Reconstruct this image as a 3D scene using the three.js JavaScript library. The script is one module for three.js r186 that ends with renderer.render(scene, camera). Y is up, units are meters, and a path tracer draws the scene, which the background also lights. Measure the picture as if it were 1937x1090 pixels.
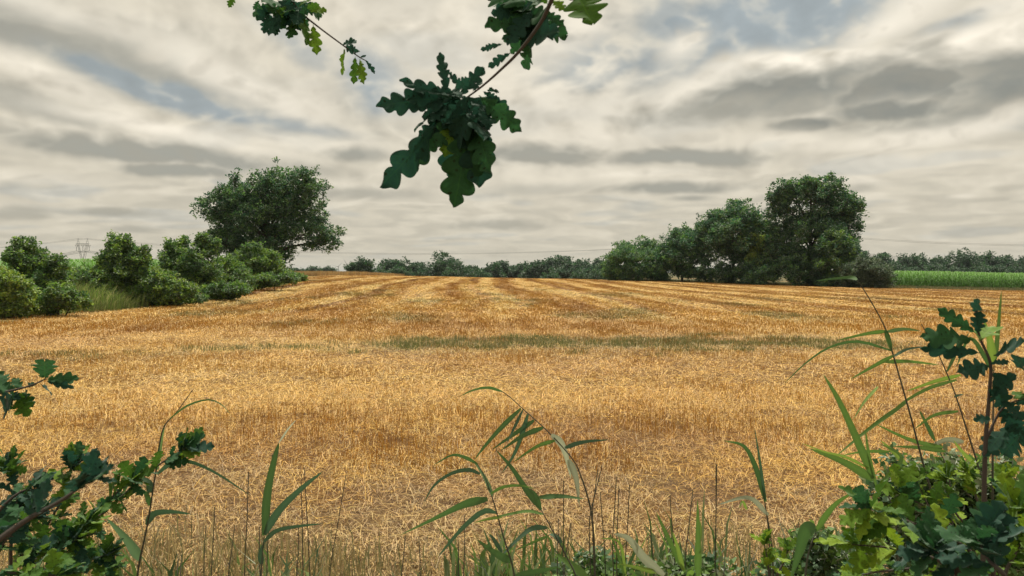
import * as THREE from 'three';
import { mergeGeometries } from 'three/addons/utils/BufferGeometryUtils.js';
import { createNoise2D, createNoise3D } from 'simplex-noise';

// ------------------------------------------------------------------ camera, sky, sun, exposure
const scene = new THREE.Scene();
const EYE = 1.7, FOCAL = 1409, HORIZON = 516, CX = 968.5, CY = 545;
const camera = new THREE.PerspectiveCamera(2 * Math.atan(545 / FOCAL) * 180 / Math.PI, 1937 / 1090, 0.05, 9000);
camera.position.set(0, EYE, 0);
camera.rotation.x = -Math.atan((CY - HORIZON) / FOCAL);
camera.focus = 14;
camera.userData.fStop = 13;
camera.updateMatrixWorld(true);

const renderer = new THREE.WebGLRenderer({ antialias: true });
renderer.setSize(1024, 576);
renderer.toneMapping = THREE.LinearToneMapping;
renderer.toneMappingExposure = 1.0;
renderer.shadowMap.enabled = true;

const SUN_AZ = 6 * Math.PI / 180, SUN_EL = 65 * Math.PI / 180;
const sunDir = new THREE.Vector3(Math.sin(SUN_AZ) * Math.cos(SUN_EL), Math.sin(SUN_EL), -Math.cos(SUN_AZ) * Math.cos(SUN_EL));
const sun = new THREE.DirectionalLight(new THREE.Color().setRGB(1.0, 0.94, 0.80), 5.0);
sun.position.copy(sunDir).multiplyScalar(150).add(new THREE.Vector3(0, 0, -60));
sun.target.position.set(0, 0, -60);
sun.castShadow = true;
sun.shadow.radius = 4;
sun.shadow.mapSize.set(4096, 4096);
Object.assign(sun.shadow.camera, { left: -90, right: 90, top: 90, bottom: -90, near: 1, far: 400 });
scene.add(sun, sun.target);

// ------------------------------------------------------------------ small maths
function mulberry(a) { return () => { a |= 0; a = a + 0x6D2B79F5 | 0; let t = Math.imul(a ^ a >>> 15, 1 | a); t = t + Math.imul(t ^ t >>> 7, 61 | t) ^ t; return ((t ^ t >>> 14) >>> 0) / 4294967296; }; }
const N2 = createNoise2D(mulberry(11)), N3 = createNoise3D(mulberry(23));
const clamp = (v, a = 0, b = 1) => Math.min(b, Math.max(a, v));
const sstep = (a, b, v) => { const t = clamp((v - a) / (b - a)); return t * t * (3 - 2 * t); };
const mix = (a, b, t) => a + (b - a) * t;
const mix3 = (a, b, t) => [mix(a[0], b[0], t), mix(a[1], b[1], t), mix(a[2], b[2], t)];
function fbm2(x, y, o) { let s = 0, a = 0.5; for (let i = 0; i < o; i++) { s += a * N2(x, y); x = x * 2.03 + 7.1; y = y * 2.03 - 3.7; a *= 0.5; } return s; }
function fbm3(x, y, z, o) { let s = 0, a = 0.5; for (let i = 0; i < o; i++) { s += a * N3(x, y, z); x = x * 2.03 + 7.1; y = y * 2.03 - 3.7; z = z * 2.03 + 1.3; a *= 0.5; } return s; }
function table(pts) { return v => { if (v <= pts[0][0]) return pts[0][1]; for (let i = 1; i < pts.length; i++) if (v < pts[i][0]) { const [a, b] = pts[i - 1], [c, d] = pts[i]; let t = (v - a) / (c - a); t = t * t * (3 - 2 * t) * 0.5 + t * 0.5; return b + (d - b) * t; } return pts[pts.length - 1][1]; }; }
const gauss = r => { let s = 0; for (let i = 0; i < 4; i++) s += r(); return (s - 2) * 0.9; };
const D2R = Math.PI / 180;

// a place in the world seen at a given direction and at a given distance ahead
const fwd = new THREE.Vector3(0, 0, -1).applyQuaternion(camera.quaternion), upv = new THREE.Vector3(0, 1, 0).applyQuaternion(camera.quaternion);
function at(px, py, d) {
  const v = fwd.clone().addScaledVector(upv, (CY - py) / FOCAL); v.x += (px - CX) / FOCAL;
  return v.multiplyScalar(d / -v.z).add(camera.position);
}

// ------------------------------------------------------------------ the sky: layered stratocumulus with blue-grey gaps
function makeSky() {
  const W = 4096, H = 2048, data = new Float32Array(W * H * 4);
  // cloud banks: centre azimuth / elevation and half sizes in degrees, tilt, kind, strength
  const list = [];
  const put = (px, py, rx, ry, rot, kind, s, soft = 1) => {
    const dx = (px - CX) / FOCAL, a = Math.atan(dx) / D2R, e = Math.atan((HORIZON - py) / FOCAL / Math.sqrt(1 + dx * dx)) / D2R;
    const k = 1 / (1 + dx * dx);
    list.push([a, e, rx / FOCAL / D2R * k, ry / FOCAL / D2R * Math.sqrt(k), rot * D2R, kind, s, soft]);
  };
  put(240, 112, 400, 58, -12, 'dark', 0.74); put(60, 75, 240, 42, -6, 'dark', 0.55);
  put(120, 28, 420, 26, -10, 'lite', 0.5); put(460, 165, 210, 34, -19, 'lite', 0.75); put(600, 190, 70, 34, -40, 'lite', 0.5);
  put(340, 185, 190, 24, -14, 'blue', 0.95); put(480, 222, 160, 16, -8, 'blue', 0.6); put(715, 150, 75, 45, -25, 'blue', 0.75); put(575, 90, 90, 22, -25, 'blue', 0.45);
  put(110, 165, 200, 26, -20, 'lite', 0.6); put(60, 205, 150, 24, -12, 'dark', 0.55); put(300, 248, 260, 16, -7, 'lite', 0.65); put(20, 250, 90, 10, 0, 'dark', 0.4);
  put(280, 292, 300, 22, -3, 'dark', 0.75); put(345, 326, 105, 13, 0, 'dark', 0.75); put(560, 268, 180, 18, -2, 'lite', 0.4); put(675, 292, 62, 14, 0, 'dark', 0.6);
  put(60, 340, 160, 14, 0, 'lite', 0.4); put(40, 405, 90, 12, 2, 'dark', 0.45); put(210, 402, 75, 8, 0, 'dark', 0.5); put(250, 434, 52, 7, 0, 'dark', 0.5); put(930, 428, 90, 10, 0, 'dark', 0.5);
  put(690, 370, 130, 14, 0, 'dark', 0.4); put(1000, 360, 120, 12, 3, 'dark', 0.35);
  put(800, 60, 260, 80, -10, 'lite', 0.35); put(1090, 215, 260, 120, 0, 'lite', 0.55); put(1100, 115, 95, 42, 0, 'blue', 0.55, 0.5); put(1080, 60, 120, 50, 20, 'lite', 0.55, 0.5);
  put(1440, 58, 230, 84, 6, 'blue', 0.95); put(1260, 50, 60, 70, 0, 'blue', 0.55); put(1290, 92, 42, 24, 20, 'lite', 0.75, 0.4); put(1680, 45, 150, 40, 24, 'lite', 0.75, 0.4); put(1880, 25, 100, 26, 10, 'lite', 0.6, 0.4); put(1800, 60, 70, 20, 15, 'blue', 0.5);
  put(1545, 118, 150, 21, -3, 'lite', 1.2); put(1830, 92, 240, 32, 10, 'lite', 1.15); put(1330, 160, 140, 28, 12, 'lite', 0.7);
  put(1530, 185, 270, 42, 4, 'dark', 0.9); put(1870, 175, 260, 52, 4, 'dark', 1.1); put(1700, 180, 150, 40, 2, 'dark', 0.8); put(1690, 214, 120, 22, 0, 'dark', 0.75); put(1535, 238, 72, 13, 0, 'dark', 0.85); put(1400, 215, 110, 26, 0, 'dark', 0.5);
  put(1790, 248, 180, 20, 6, 'lite', 0.75, 0.5); put(1500, 275, 180, 22, -3, 'lite', 0.4, 0.6); put(1720, 300, 220, 30, 0, 'lite', 0.35, 0.5);
  put(1270, 302, 160, 15, -2, 'dark', 0.72); put(1010, 295, 110, 18, 0, 'dark', 0.6); put(1260, 356, 140, 11, 0, 'dark', 0.7); put(1305, 374, 46, 6, 0, 'dark', 0.55); put(1180, 330, 140, 10, 0, 'lite', 0.5); put(1150, 255, 200, 14, 0, 'lite', 0.4);
  put(1630, 342, 44, 10, -6, 'lite', 0.5); put(1630, 358, 34, 9, 0, 'dark', 0.3); put(1820, 372, 26, 4, 0, 'lite', 0.5);
  const cream = [0.69, 0.635, 0.515], grey = [0.185, 0.205, 0.195], blue = [0.38, 0.43, 0.45], haze = [0.565, 0.515, 0.405], white = [1.02, 0.94, 0.79];
  for (let j = 0; j < H; j++) {
    const el = ((j + 0.5) / H - 0.5) * Math.PI, e = el / D2R;
    const se = Math.sin(el), ce = Math.cos(el);
    for (let i = 0; i < W; i++) {
      const k = (j * W + i) * 4;
      if (e < -0.3) { data[k] = 0.30; data[k + 1] = 0.25; data[k + 2] = 0.16; data[k + 3] = 1; continue; }
      const ph = ((i + 0.5) / W - 0.5) * 2 * Math.PI;           // direction (cos ph, sin ph) in x, z
      const x = Math.cos(ph) * ce, z = Math.sin(ph) * ce, y = Math.max(se, 0);
      const q = 1 / (y + 0.07), cx = x * q, cz = z * q;
      // the cloud sheet overhead, seen in perspective
      const w1 = fbm2(cx * 0.55 + 3, cz * 0.55 - 8, 3), w2 = fbm2(cx * 0.55 - 11, cz * 0.55 + 5, 3);
      const sheet = fbm2(cx * 0.62 + w1 * 0.7, cz * 0.80 + w2 * 0.7, 6);
      const puff = 0.62 - Math.abs(N3(x * 9 + w1, y * 15, z * 9)) - 0.5 * Math.abs(N3(x * 19 - 4, y * 30 + w2, z * 19)) - 0.25 * Math.abs(N3(x * 40, y * 60, z * 40 + 7));
      const fine = 0.6 * fbm3(x * 16 + w1 * 0.8, y * 26 + w2 * 0.5, z * 16, 5) + 0.4 * puff;
      let dark = sstep(0.0, 0.42, sheet) * 0.22, lite = sstep(0.02, -0.42, sheet) * 0.26, gap = sstep(0.22, 0.5, w1) * 0.45;
      const az = Math.atan2(x, -z) / D2R;
      if (Math.abs(az) < 55 && e < 32) {
        const wa = fbm3(x * 5, y * 9, z * 5, 4), wb = fbm3(x * 5 + 9, y * 9 - 4, z * 5, 4);
        for (const [fa, fe, ra, re, rot, kind, s, soft] of list) {
          const da = az - fa, de = e - fe;
          if (Math.abs(da) > ra * 2.6 + 3 || Math.abs(de) > re * 3.2 + ra * 0.9) continue;
          const wx = wa * Math.min(2.6, ra * 0.45), wy = wb * Math.min(1.3, re * 0.7);
          const c = Math.cos(rot), sn = Math.sin(rot), u = (da * c + de * sn) / ra + wx / ra, v = (-da * sn + de * c) / re + wy / re;
          // flat darker base, rounder top
          const r2 = u * u + (kind === 'dark' && v < 0 ? v * v * 1.5 : v * v) + fine * (soft < 1 ? 2.1 : 1.15);
          const m = Math.min(1, s * 1.45 * Math.exp(-Math.pow(Math.max(r2, 0), 1.35) * 0.85));
          if (kind === 'dark') { dark = Math.max(dark * (1 - m * 0.5), m); const rim = s * 0.55 * Math.exp(-Math.pow(v - 1.25 + fine * 0.5, 2) * 4 - u * u * 0.9); lite = Math.max(lite * (1 - m), rim); gap *= 1 - m * 0.8; }
          else if (kind === 'lite') { lite = Math.max(lite, m); dark *= 1 - m * 0.75; gap *= 1 - m * 0.85; }
          else { gap = Math.max(gap, m); dark *= 1 - m * 0.7; lite *= 1 - m * 0.8; }
        }
      }
      let col = cream;
      col = mix3(col, white, clamp(lite * (0.75 + fine * 0.8)) * 0.95);
      col = mix3(col, blue, clamp(gap * (1 - clamp(fine * 0.9))));
      col = mix3(col, grey, clamp(dark * (0.95 + fine * 0.35)) * 0.86);
      const tex = 1 + fine * 0.20 - sheet * 0.06 + puff * 0.05;
      col = [col[0] * tex, col[1] * tex, col[2] * tex];
      col = mix3(col, haze, Math.exp(-Math.max(e, 0) / 4.2) * 0.82);
      const cs = x * sunDir.x + y * sunDir.y + z * sunDir.z, ang = Math.acos(clamp(cs, -1, 1)) / D2R;
      const glow = 1 + 1.1 * Math.exp(-ang * ang / 500);
      data[k] = col[0] * glow; data[k + 1] = col[1] * glow; data[k + 2] = col[2] * glow; data[k + 3] = 1;
    }
  }
  const t = new THREE.DataTexture(data, W, H, THREE.RGBAFormat, THREE.FloatType);
  t.mapping = THREE.EquirectangularReflectionMapping; t.magFilter = THREE.LinearFilter; t.minFilter = THREE.LinearFilter; t.needsUpdate = true;
  return t;
}
const sky = makeSky();
scene.background = sky;
scene.environment = sky;

// ------------------------------------------------------------------ naming
const taken = {};
function numbered(n) { const c = taken[n] = (taken[n] ?? -1) + 1; return c ? `${n}_${String(c).padStart(3, '0')}` : n; }
function tag(o, label, category, group, kind) { o.userData.label = label; if (category) o.userData.category = category; if (group) o.userData.group = group; if (kind) o.userData.kind = kind; return o; }
function thing(name, label, category, group, pos) { const g = new THREE.Group(); g.name = numbered(name); if (pos) g.position.copy(pos); scene.add(g); return tag(g, label, category, group); }
function part(name, geo, mat, parent, kind) { const m = new THREE.Mesh(geo, mat); m.name = name; m.castShadow = m.receiveShadow = true; if (kind) m.userData.kind = kind; parent.add(m); return m; }
function top(name, geo, mat) { const m = new THREE.Mesh(geo, mat); m.name = numbered(name); m.castShadow = m.receiveShadow = true; scene.add(m); return m; }

// ------------------------------------------------------------------ terrain
const crestLine = table([[0, 0], [10, 0], [20, 0.03], [30, 0.08], [40, 0.15], [55, 0.30], [70, 0.45], [90, 0.60], [105, 0.69], [122, 0.73], [135, 0.66], [150, 0.38], [180, -0.4], [240, -1.6], [400, -2.2], [900, -2.2], [1500, -0.5], [9000, -0.5]]);
function tilt(x) { return x > 90 ? -1.66 : x > -26 ? -0.0185 * x : 0.481 + (x + 26) * 0.002; }
function H(x, z) {
  const d = -z;
  if (d < 0) return 0;
  let h = crestLine(d) + tilt(x) * sstep(0, 85, d) * (1 - sstep(150, 320, d));
  if (d < 160) h += 0.05 * N2(x * 0.05, z * 0.05) * sstep(12, 40, d);
  return h;
}
const leftEdge = table([[0, -24], [18, -21], [25, -17.3], [30, -15.9], [40, -16.3], [55, -18.2], [72, -20.6], [100, -27], [130, -27.5], [150, -28]]);   // foot of the hedge
const farEdge = table([[-30, 150], [8, 150], [16, 122], [23, 114], [33, 104], [40, 98], [46, 92.5], [70, 93], [110, 95]]);
function inField(x, d) { return Math.min(sstep(-0.5, 0.7, x - leftEdge(d)), sstep(-0.6, 0.8, farEdge(x) - d)) ; }

const STRAW = [0.76, 0.535, 0.150], GOLD = [0.68, 0.420, 0.086], ORANGE = [0.55, 0.305, 0.062], UMBER = [0.38, 0.205, 0.052], WEED = [0.155, 0.165, 0.055];
function weedAmount(x, d) {
  const edge = N2(x * 0.45, d * 0.6) * 0.9 + N2(x * 1.6, d * 1.4) * 0.5;
  let g = sstep(1.0, 0.2, Math.abs(d - 17.3 - 0.05 * x + edge * 1.3) / 2.0) * sstep(-4.5, -2.2, x + edge) * sstep(11.5, 6.2, x) ;
  g = Math.max(g, 0.8 * sstep(1.0, 0.3, Math.abs(d - 16.3 + edge * 0.4) / 0.8) * sstep(-7.6, -6.3, x + edge) * sstep(-3.4, -4.8, x + edge));
  g = Math.max(g, 0.45 * sstep(1.0, 0.3, Math.abs(d - 14.6 + edge * 0.4) / 0.7) * sstep(-6.9, -8.2, x + edge));
  g = Math.max(g, 0.7 * sstep(0.42, 0.62, N2(x * 0.16 + 40, d * 0.11 + 3)) * sstep(20, 26, d) * sstep(80, 40, d));
  return clamp(g);
}
const rowX = (x, d) => x + 0.045 * d + 0.7 * N2(d * 0.025, 9.5);
function swath(x, d) { const xs = rowX(x, d); return Math.sin(2 * Math.PI * xs / 4.6 + 1.5 * N2(xs * 0.11, d * 0.01)); }
function tone(x, d) {
  const n1 = fbm2(x * 0.07 + 5, d * 0.05, 3), n2 = fbm2(x * 0.55, d * 0.45, 3);
  const w = sstep(21, 34, d), xs = rowX(x, d);
  const s1 = swath(x, d);
  const s2 = Math.sin(2 * Math.PI * xs / 1.3 + 0.8 + 1.6 * N2(xs * 0.3 + 9, d * 0.02));
  const s3 = N2(xs * 0.55, d * 0.018);
  const across = fbm2(x * 0.05 + 2, d * 0.75, 3);
  const q7 = Math.abs(xs / 7.4 - Math.round(xs / 7.4)) * 7.4, tram = sstep(0.55, 0.2, Math.abs(q7 - 0.95)) - 0.7 * sstep(0.6, 0.2, q7);
  const line = sstep(0.9, 0.2, Math.abs(d - 41 - x * 0.06)) * sstep(-13, -8, x) * sstep(6, 0, x);
  let p = 0.47 + w * (0.24 * s1 + 0.05 * s2 + 0.20 * s3 + 0.42 * tram) + (1 - w) * across * 0.35 + n1 * 0.30 + n2 * mix(0.34, 0.16, w) + line * 0.4;
  p -= 0.20 * sstep(15, 45, x) * sstep(30, 60, d);
  let c = p > 0.5 ? mix3(GOLD, STRAW, clamp((p - 0.5) * 2)) : p > 0.2 ? mix3(ORANGE, GOLD, (p - 0.2) / 0.3) : mix3(UMBER, ORANGE, clamp(p / 0.2 + 0.35));
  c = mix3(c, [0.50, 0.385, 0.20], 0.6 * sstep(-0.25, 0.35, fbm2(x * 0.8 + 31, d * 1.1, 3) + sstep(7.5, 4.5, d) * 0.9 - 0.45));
  c = mix3(c, WEED, weedAmount(x, d) * 0.55);
  return c;
}
function strawTexture() {
  const S = 1024, cv = document.createElement('canvas'); cv.width = cv.height = S;
  const g = cv.getContext('2d'), r = mulberry(77);
  g.fillStyle = '#9d8a70'; g.fillRect(0, 0, S, S);
  const strokes = (n, L, w, f) => { for (let i = 0; i < n; i++) { const x = r() * S, y = r() * S, a = r() * Math.PI * 2, l = L * (0.4 + r()); g.strokeStyle = f(); g.lineWidth = w * (0.6 + r() * 0.8); for (const ox of [-S, 0, S]) for (const oy of [-S, 0, S]) { if (x + ox < -60 || x + ox > S + 60 || y + oy < -60 || y + oy > S + 60) continue; g.beginPath(); g.moveTo(x + ox, y + oy); g.quadraticCurveTo(x + ox + Math.cos(a) * l * 0.5 + (r() - 0.5) * 4, y + oy + Math.sin(a) * l * 0.5, x + ox + Math.cos(a) * l, y + oy + Math.sin(a) * l); g.stroke(); } } };
  strokes(5000, 26, 4, () => { const v = 90 + r() * 60; return `rgb(${v + 10},${v},${v - 18})`; });
  strokes(15000, 40, 2.2, () => { const v = 150 + r() * 105; return `rgb(${v},${v - 4},${v - 22})`; });
  strokes(4000, 22, 2, () => { const v = 80 + r() * 60; return `rgb(${v + 12},${v - 4},${v - 22})`; });
  const t = new THREE.CanvasTexture(cv); t.colorSpace = THREE.SRGBColorSpace; t.wrapS = t.wrapT = THREE.RepeatWrapping; t.magFilter = THREE.LinearFilter;
  return t;
}
const strawMap = strawTexture();
function sheet(xs, ds, hf, cf, uvScale) {
  const nx = xs.length, nd = ds.length, P = new Float32Array(nx * nd * 3), C = new Float32Array(nx * nd * 3), U = new Float32Array(nx * nd * 2), I = [];
  for (let j = 0; j < nd; j++) for (let i = 0; i < nx; i++) {
    const k = j * nx + i, x = xs[i], d = ds[j];
    P.set([x, hf(x, -d), -d], k * 3); C.set(cf(x, d), k * 3); U.set([x / uvScale, d / uvScale], k * 2);
    if (i < nx - 1 && j < nd - 1) I.push(k, k + 1, k + nx, k + 1, k + nx + 1, k + nx);
  }
  const g = new THREE.BufferGeometry();
  g.setAttribute('position', new THREE.BufferAttribute(P, 3)); g.setAttribute('color', new THREE.BufferAttribute(C, 3)); g.setAttribute('uv', new THREE.BufferAttribute(U, 2)); g.setIndex(I); g.computeVertexNormals();
  return g;
}
{
  const xs = [], ds = [];
  for (let x = -75; x <= 110; x += 0.5) xs.push(x);
  for (let d = -3; d <= 152; d += d < 40 ? 0.33 : 0.7) ds.push(d);
  const grassy = [0.12, 0.13, 0.045], dry = [0.34, 0.25, 0.10];
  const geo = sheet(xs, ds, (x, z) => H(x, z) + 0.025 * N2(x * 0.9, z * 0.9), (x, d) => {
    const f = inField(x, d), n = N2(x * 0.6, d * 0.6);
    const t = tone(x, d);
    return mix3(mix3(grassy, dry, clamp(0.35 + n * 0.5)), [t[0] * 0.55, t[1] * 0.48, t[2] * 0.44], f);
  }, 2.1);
  const m = new THREE.MeshStandardMaterial({ map: strawMap, vertexColors: true, roughness: 0.95, bumpMap: strawMap, bumpScale: 0.02 });
  tag(top('stubble_field', geo, m), 'golden harvested grain field with straw swaths running to the crest', 'field', null, 'structure');
}
{
  const xs = [], ds = [];
  for (const s of [-1, 1]) for (let i = 0; i <= 40; i++) { if (s < 0 || i) xs.push(s * (i < 26 ? i * 8 : 208 + Math.pow((i - 26) / 14, 2.2) * 6500)); }
  xs.sort((a, b) => a - b);
  for (let i = 0; i <= 90; i++) ds.push(i < 50 ? -60 + i * 8 : 340 + Math.pow((i - 49) / 41, 2.4) * 6500);
  const geo = sheet([...new Set(xs)], ds, (x, z) => H(x, z) - 0.35 * (sstep(-78, -70, x) * sstep(113, 104, x) * sstep(-6, -1, -z) * sstep(156, 148, -z)) - 0.05, (x, d) => {
    const n = fbm2(x * 0.006 + 4, d * 0.006, 3);
    return mix3([0.13, 0.15, 0.05], [0.36, 0.25, 0.09], sstep(-0.1, 0.35, n));
  }, 6);
  tag(top('ground', geo, new THREE.MeshStandardMaterial({ vertexColors: true, map: strawMap, roughness: 1 })), 'meadow and farmland ground spreading to the horizon', 'ground', null, 'structure');
}

// ------------------------------------------------------------------ straw and stubble
class Soup {
  constructor() { this.p = []; this.n = []; this.c = []; this.i = []; this.v = 0; }
  poly(pts, nrm, col) { for (const q of pts) { this.p.push(q[0], q[1], q[2]); this.n.push(nrm[0], nrm[1], nrm[2]); this.c.push(col[0], col[1], col[2]); } const b = this.v; for (let k = 2; k < pts.length; k++) this.i.push(b, b + k - 1, b + k); this.v += pts.length; }
  build() { const g = new THREE.BufferGeometry(); g.setAttribute('position', new THREE.Float32BufferAttribute(this.p, 3)); g.setAttribute('normal', new THREE.Float32BufferAttribute(this.n, 3)); g.setAttribute('color', new THREE.Float32BufferAttribute(this.c, 3)); g.setIndex(this.i); return g; }
}
function strawPatch(seed, size, n, lmin, lmax, w, lift, sizeZ = size) {
  const r = mulberry(seed), s = new Soup();
  for (let i = 0; i < n; i++) {
    const x = (r() - 0.5) * size, z = (r() - 0.5) * sizeZ, a = r() * Math.PI * 2, l = mix(lmin, lmax, r() * r()), ww = w * (0.6 + 0.7 * r());
    const e0 = r() * r() * lift, e1 = r() < 0.25 ? r() * lift * 2.2 : r() * r() * lift, em = (e0 + e1) / 2 + r() * lift * 0.35;
    const ca = Math.cos(a), sa = Math.sin(a), bend = (r() - 0.5) * l * 0.25, tw = (r() - 0.5) * 1.4;
    const A = [x - ca * l / 2, e0, z - sa * l / 2], B = [x - sa * bend, em, z + ca * bend], C = [x + ca * l / 2, e1, z + sa * l / 2];
    const ox = -sa * ww * Math.cos(tw), oy = ww * Math.sin(tw), oz = ca * ww * Math.cos(tw);
    const t = 0.45 + 0.9 * r(), col = r() < 0.16 ? [t * 0.72, t * 0.62, t * 0.55] : [t, t * (0.95 + r() * 0.1), t * (0.85 + r() * 0.4)];
    const N = [sa * Math.sin(tw), Math.cos(tw), -ca * Math.sin(tw)];
    const L = (q, k) => [q[0] + ox * k, q[1] + oy * k + 0.012, q[2] + oz * k];
    s.poly([L(A, -0.5), L(A, 0.5), L(B, 0.5), L(B, -0.5)], N, col); s.poly([L(B, -0.5), L(B, 0.5), L(C, 0.5), L(C, -0.5)], N, col);
  }
  return s.build();
}
function stemPatch(seed, size, rowStep, perRow, hmin, hmax, w, alongX, sizeZ = size) {
  const r = mulberry(seed), s = new Soup();
  for (let q = -size / 2; q < size / 2; q += rowStep) for (let i = 0; i < perRow * sizeZ; i++) {
    const a = (r() - 0.5) * sizeZ, b = q + gauss(r) * rowStep * (alongX ? 0.16 : 0.7), x = alongX ? a : b, z = alongX ? b : a;
    const h = mix(hmin, hmax, r()) * (r() < 0.2 ? 0.5 : 1), lx = gauss(r) * 0.16 * h, lz = gauss(r) * 0.16 * h, ww = w * (0.7 + 0.6 * r());
    const t = 0.6 + 0.55 * r(), col = r() < 0.2 ? [t * 0.7, t * 0.58, t * 0.5] : [t, t * (0.93 + 0.08 * r()), t * (0.8 + 0.3 * r())];
    const an = r() * Math.PI;
    for (const k of [0, Math.PI / 2]) {
      const ox = Math.cos(an + k) * ww / 2, oz = Math.sin(an + k) * ww / 2;
      s.poly([[x - ox, -0.02, z - oz], [x + ox, -0.02, z + oz], [x + lx + ox, h, z + lz + oz], [x + lx - ox, h, z + lz - oz]], [-Math.sin(an + k), 0, Math.cos(an + k)], col);
    }
  }
  return s.build();
}
const strawMat = new THREE.MeshPhysicalMaterial({ vertexColors: true, roughness: 0.9, transmission: 0.22, thickness: 0, side: THREE.DoubleSide });
const _q = new THREE.Quaternion(), _m = new THREE.Matrix4(), _e = new THREE.Euler();
function scatter(name, label, category, geos, mat, spots, tintOf) {      // spots: [x, z, turn, sx, sy, sz, lift]
  const o = new THREE.Group(); o.name = numbered(name); scene.add(o); tag(o, label, category, null, 'stuff');
  geos.forEach((geo, v) => {
    const mine = spots.filter((_, i) => i % geos.length === v);
    if (!mine.length) return;
    const im = new THREE.InstancedMesh(geo, mat, mine.length); im.name = `${name.split('_').pop()}_mass`; im.userData.kind = 'stuff'; im.castShadow = im.receiveShadow = true;
    const c = new THREE.Color();
    mine.forEach((s, i) => {
      const [x, z, turn, sx, sy, sz, lift = 0] = s, gx = (H(x + 0.5, z) - H(x - 0.5, z)), gz = (H(x, z + 0.5) - H(x, z - 0.5));
      const up = new THREE.Vector3(-gx, 1, -gz).normalize(), qq = new THREE.Quaternion().setFromUnitVectors(new THREE.Vector3(0, 1, 0), up).multiply(_q.setFromEuler(_e.set(0, turn, 0)));
      im.setMatrixAt(i, _m.compose(new THREE.Vector3(x, H(x, z) + lift, z), qq, new THREE.Vector3(sx, sy, sz)));
      const t = tintOf(x, -z); im.setColorAt(i, c.setRGB(t[0], t[1], t[2]));
    });
    o.add(im);
  });
  return o;
}
{
  const r = mulberry(401), wide = 0.78;
  const spread = (d0, d1, step, f, xStep = step) => { const o = []; for (let d = d0; d < d1; d += step) { const hw = d * wide + 2.5; for (let x = -hw; x < hw; x += xStep) { const px = x + (r() - 0.5) * xStep * 0.8, pd = d + (r() - 0.5) * step * 0.8; if (inField(px, pd) > 0.5) { const q = f(px, pd); if (q) o.push(q); } } } return o; };
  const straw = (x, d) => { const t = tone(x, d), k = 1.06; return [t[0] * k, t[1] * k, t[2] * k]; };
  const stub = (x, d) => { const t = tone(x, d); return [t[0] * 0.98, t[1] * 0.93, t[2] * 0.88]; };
  const litterNear = [1, 2, 3, 4].map(i => strawPatch(i, 1.3, 900, 0.03, 0.20, 0.0028, 0.045));
  const litterMid = [5, 6, 7].map(i => strawPatch(i, 2.4, 1400, 0.05, 0.27, 0.0055, 0.05));
  const litterFar = [8, 9, 10].map(i => strawPatch(i, 0.55, 240, 0.10, 0.34, 0.012, 0.045, 5));
  const spotsNear = spread(2.4, 11, 0.62, (x, d) => N2(x * 0.7, d * 0.9) < -0.48 ? null : [x, -d, r() * 6.28, 1, 1, 1]);
  const spotsMid = spread(10, 30, 1.2, (x, d) => N2(x * 0.6, d * 0.8) < -0.6 ? null : [x, -d, r() * 6.28, 1, 0.7, 1]);
  const spotsFar = spread(28, 150, 3.6, (x, d) => [x, -d, (r() < 0.5 ? 0 : Math.PI) + 0.045, 1, 1, 1], 0.42);
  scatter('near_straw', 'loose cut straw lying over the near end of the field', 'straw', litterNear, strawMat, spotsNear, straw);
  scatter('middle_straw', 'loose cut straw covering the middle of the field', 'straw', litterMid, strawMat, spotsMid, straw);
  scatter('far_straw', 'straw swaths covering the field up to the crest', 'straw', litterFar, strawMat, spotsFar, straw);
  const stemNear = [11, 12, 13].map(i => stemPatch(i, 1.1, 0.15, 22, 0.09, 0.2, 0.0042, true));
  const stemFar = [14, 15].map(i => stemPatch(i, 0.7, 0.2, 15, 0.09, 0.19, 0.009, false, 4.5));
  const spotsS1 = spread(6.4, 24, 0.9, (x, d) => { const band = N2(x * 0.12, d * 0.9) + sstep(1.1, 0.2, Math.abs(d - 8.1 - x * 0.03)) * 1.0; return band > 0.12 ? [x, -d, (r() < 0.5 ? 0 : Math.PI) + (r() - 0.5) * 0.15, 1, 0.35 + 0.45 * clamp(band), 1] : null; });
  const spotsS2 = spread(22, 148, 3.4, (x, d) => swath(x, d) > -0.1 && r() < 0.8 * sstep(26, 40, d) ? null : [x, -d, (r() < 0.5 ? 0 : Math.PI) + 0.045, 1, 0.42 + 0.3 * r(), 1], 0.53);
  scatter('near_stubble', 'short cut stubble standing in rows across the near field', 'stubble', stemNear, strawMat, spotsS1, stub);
  scatter('far_stubble', 'short stubble standing in rows towards the field crest', 'stubble', stemFar, strawMat, spotsS2, stub);
}

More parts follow.
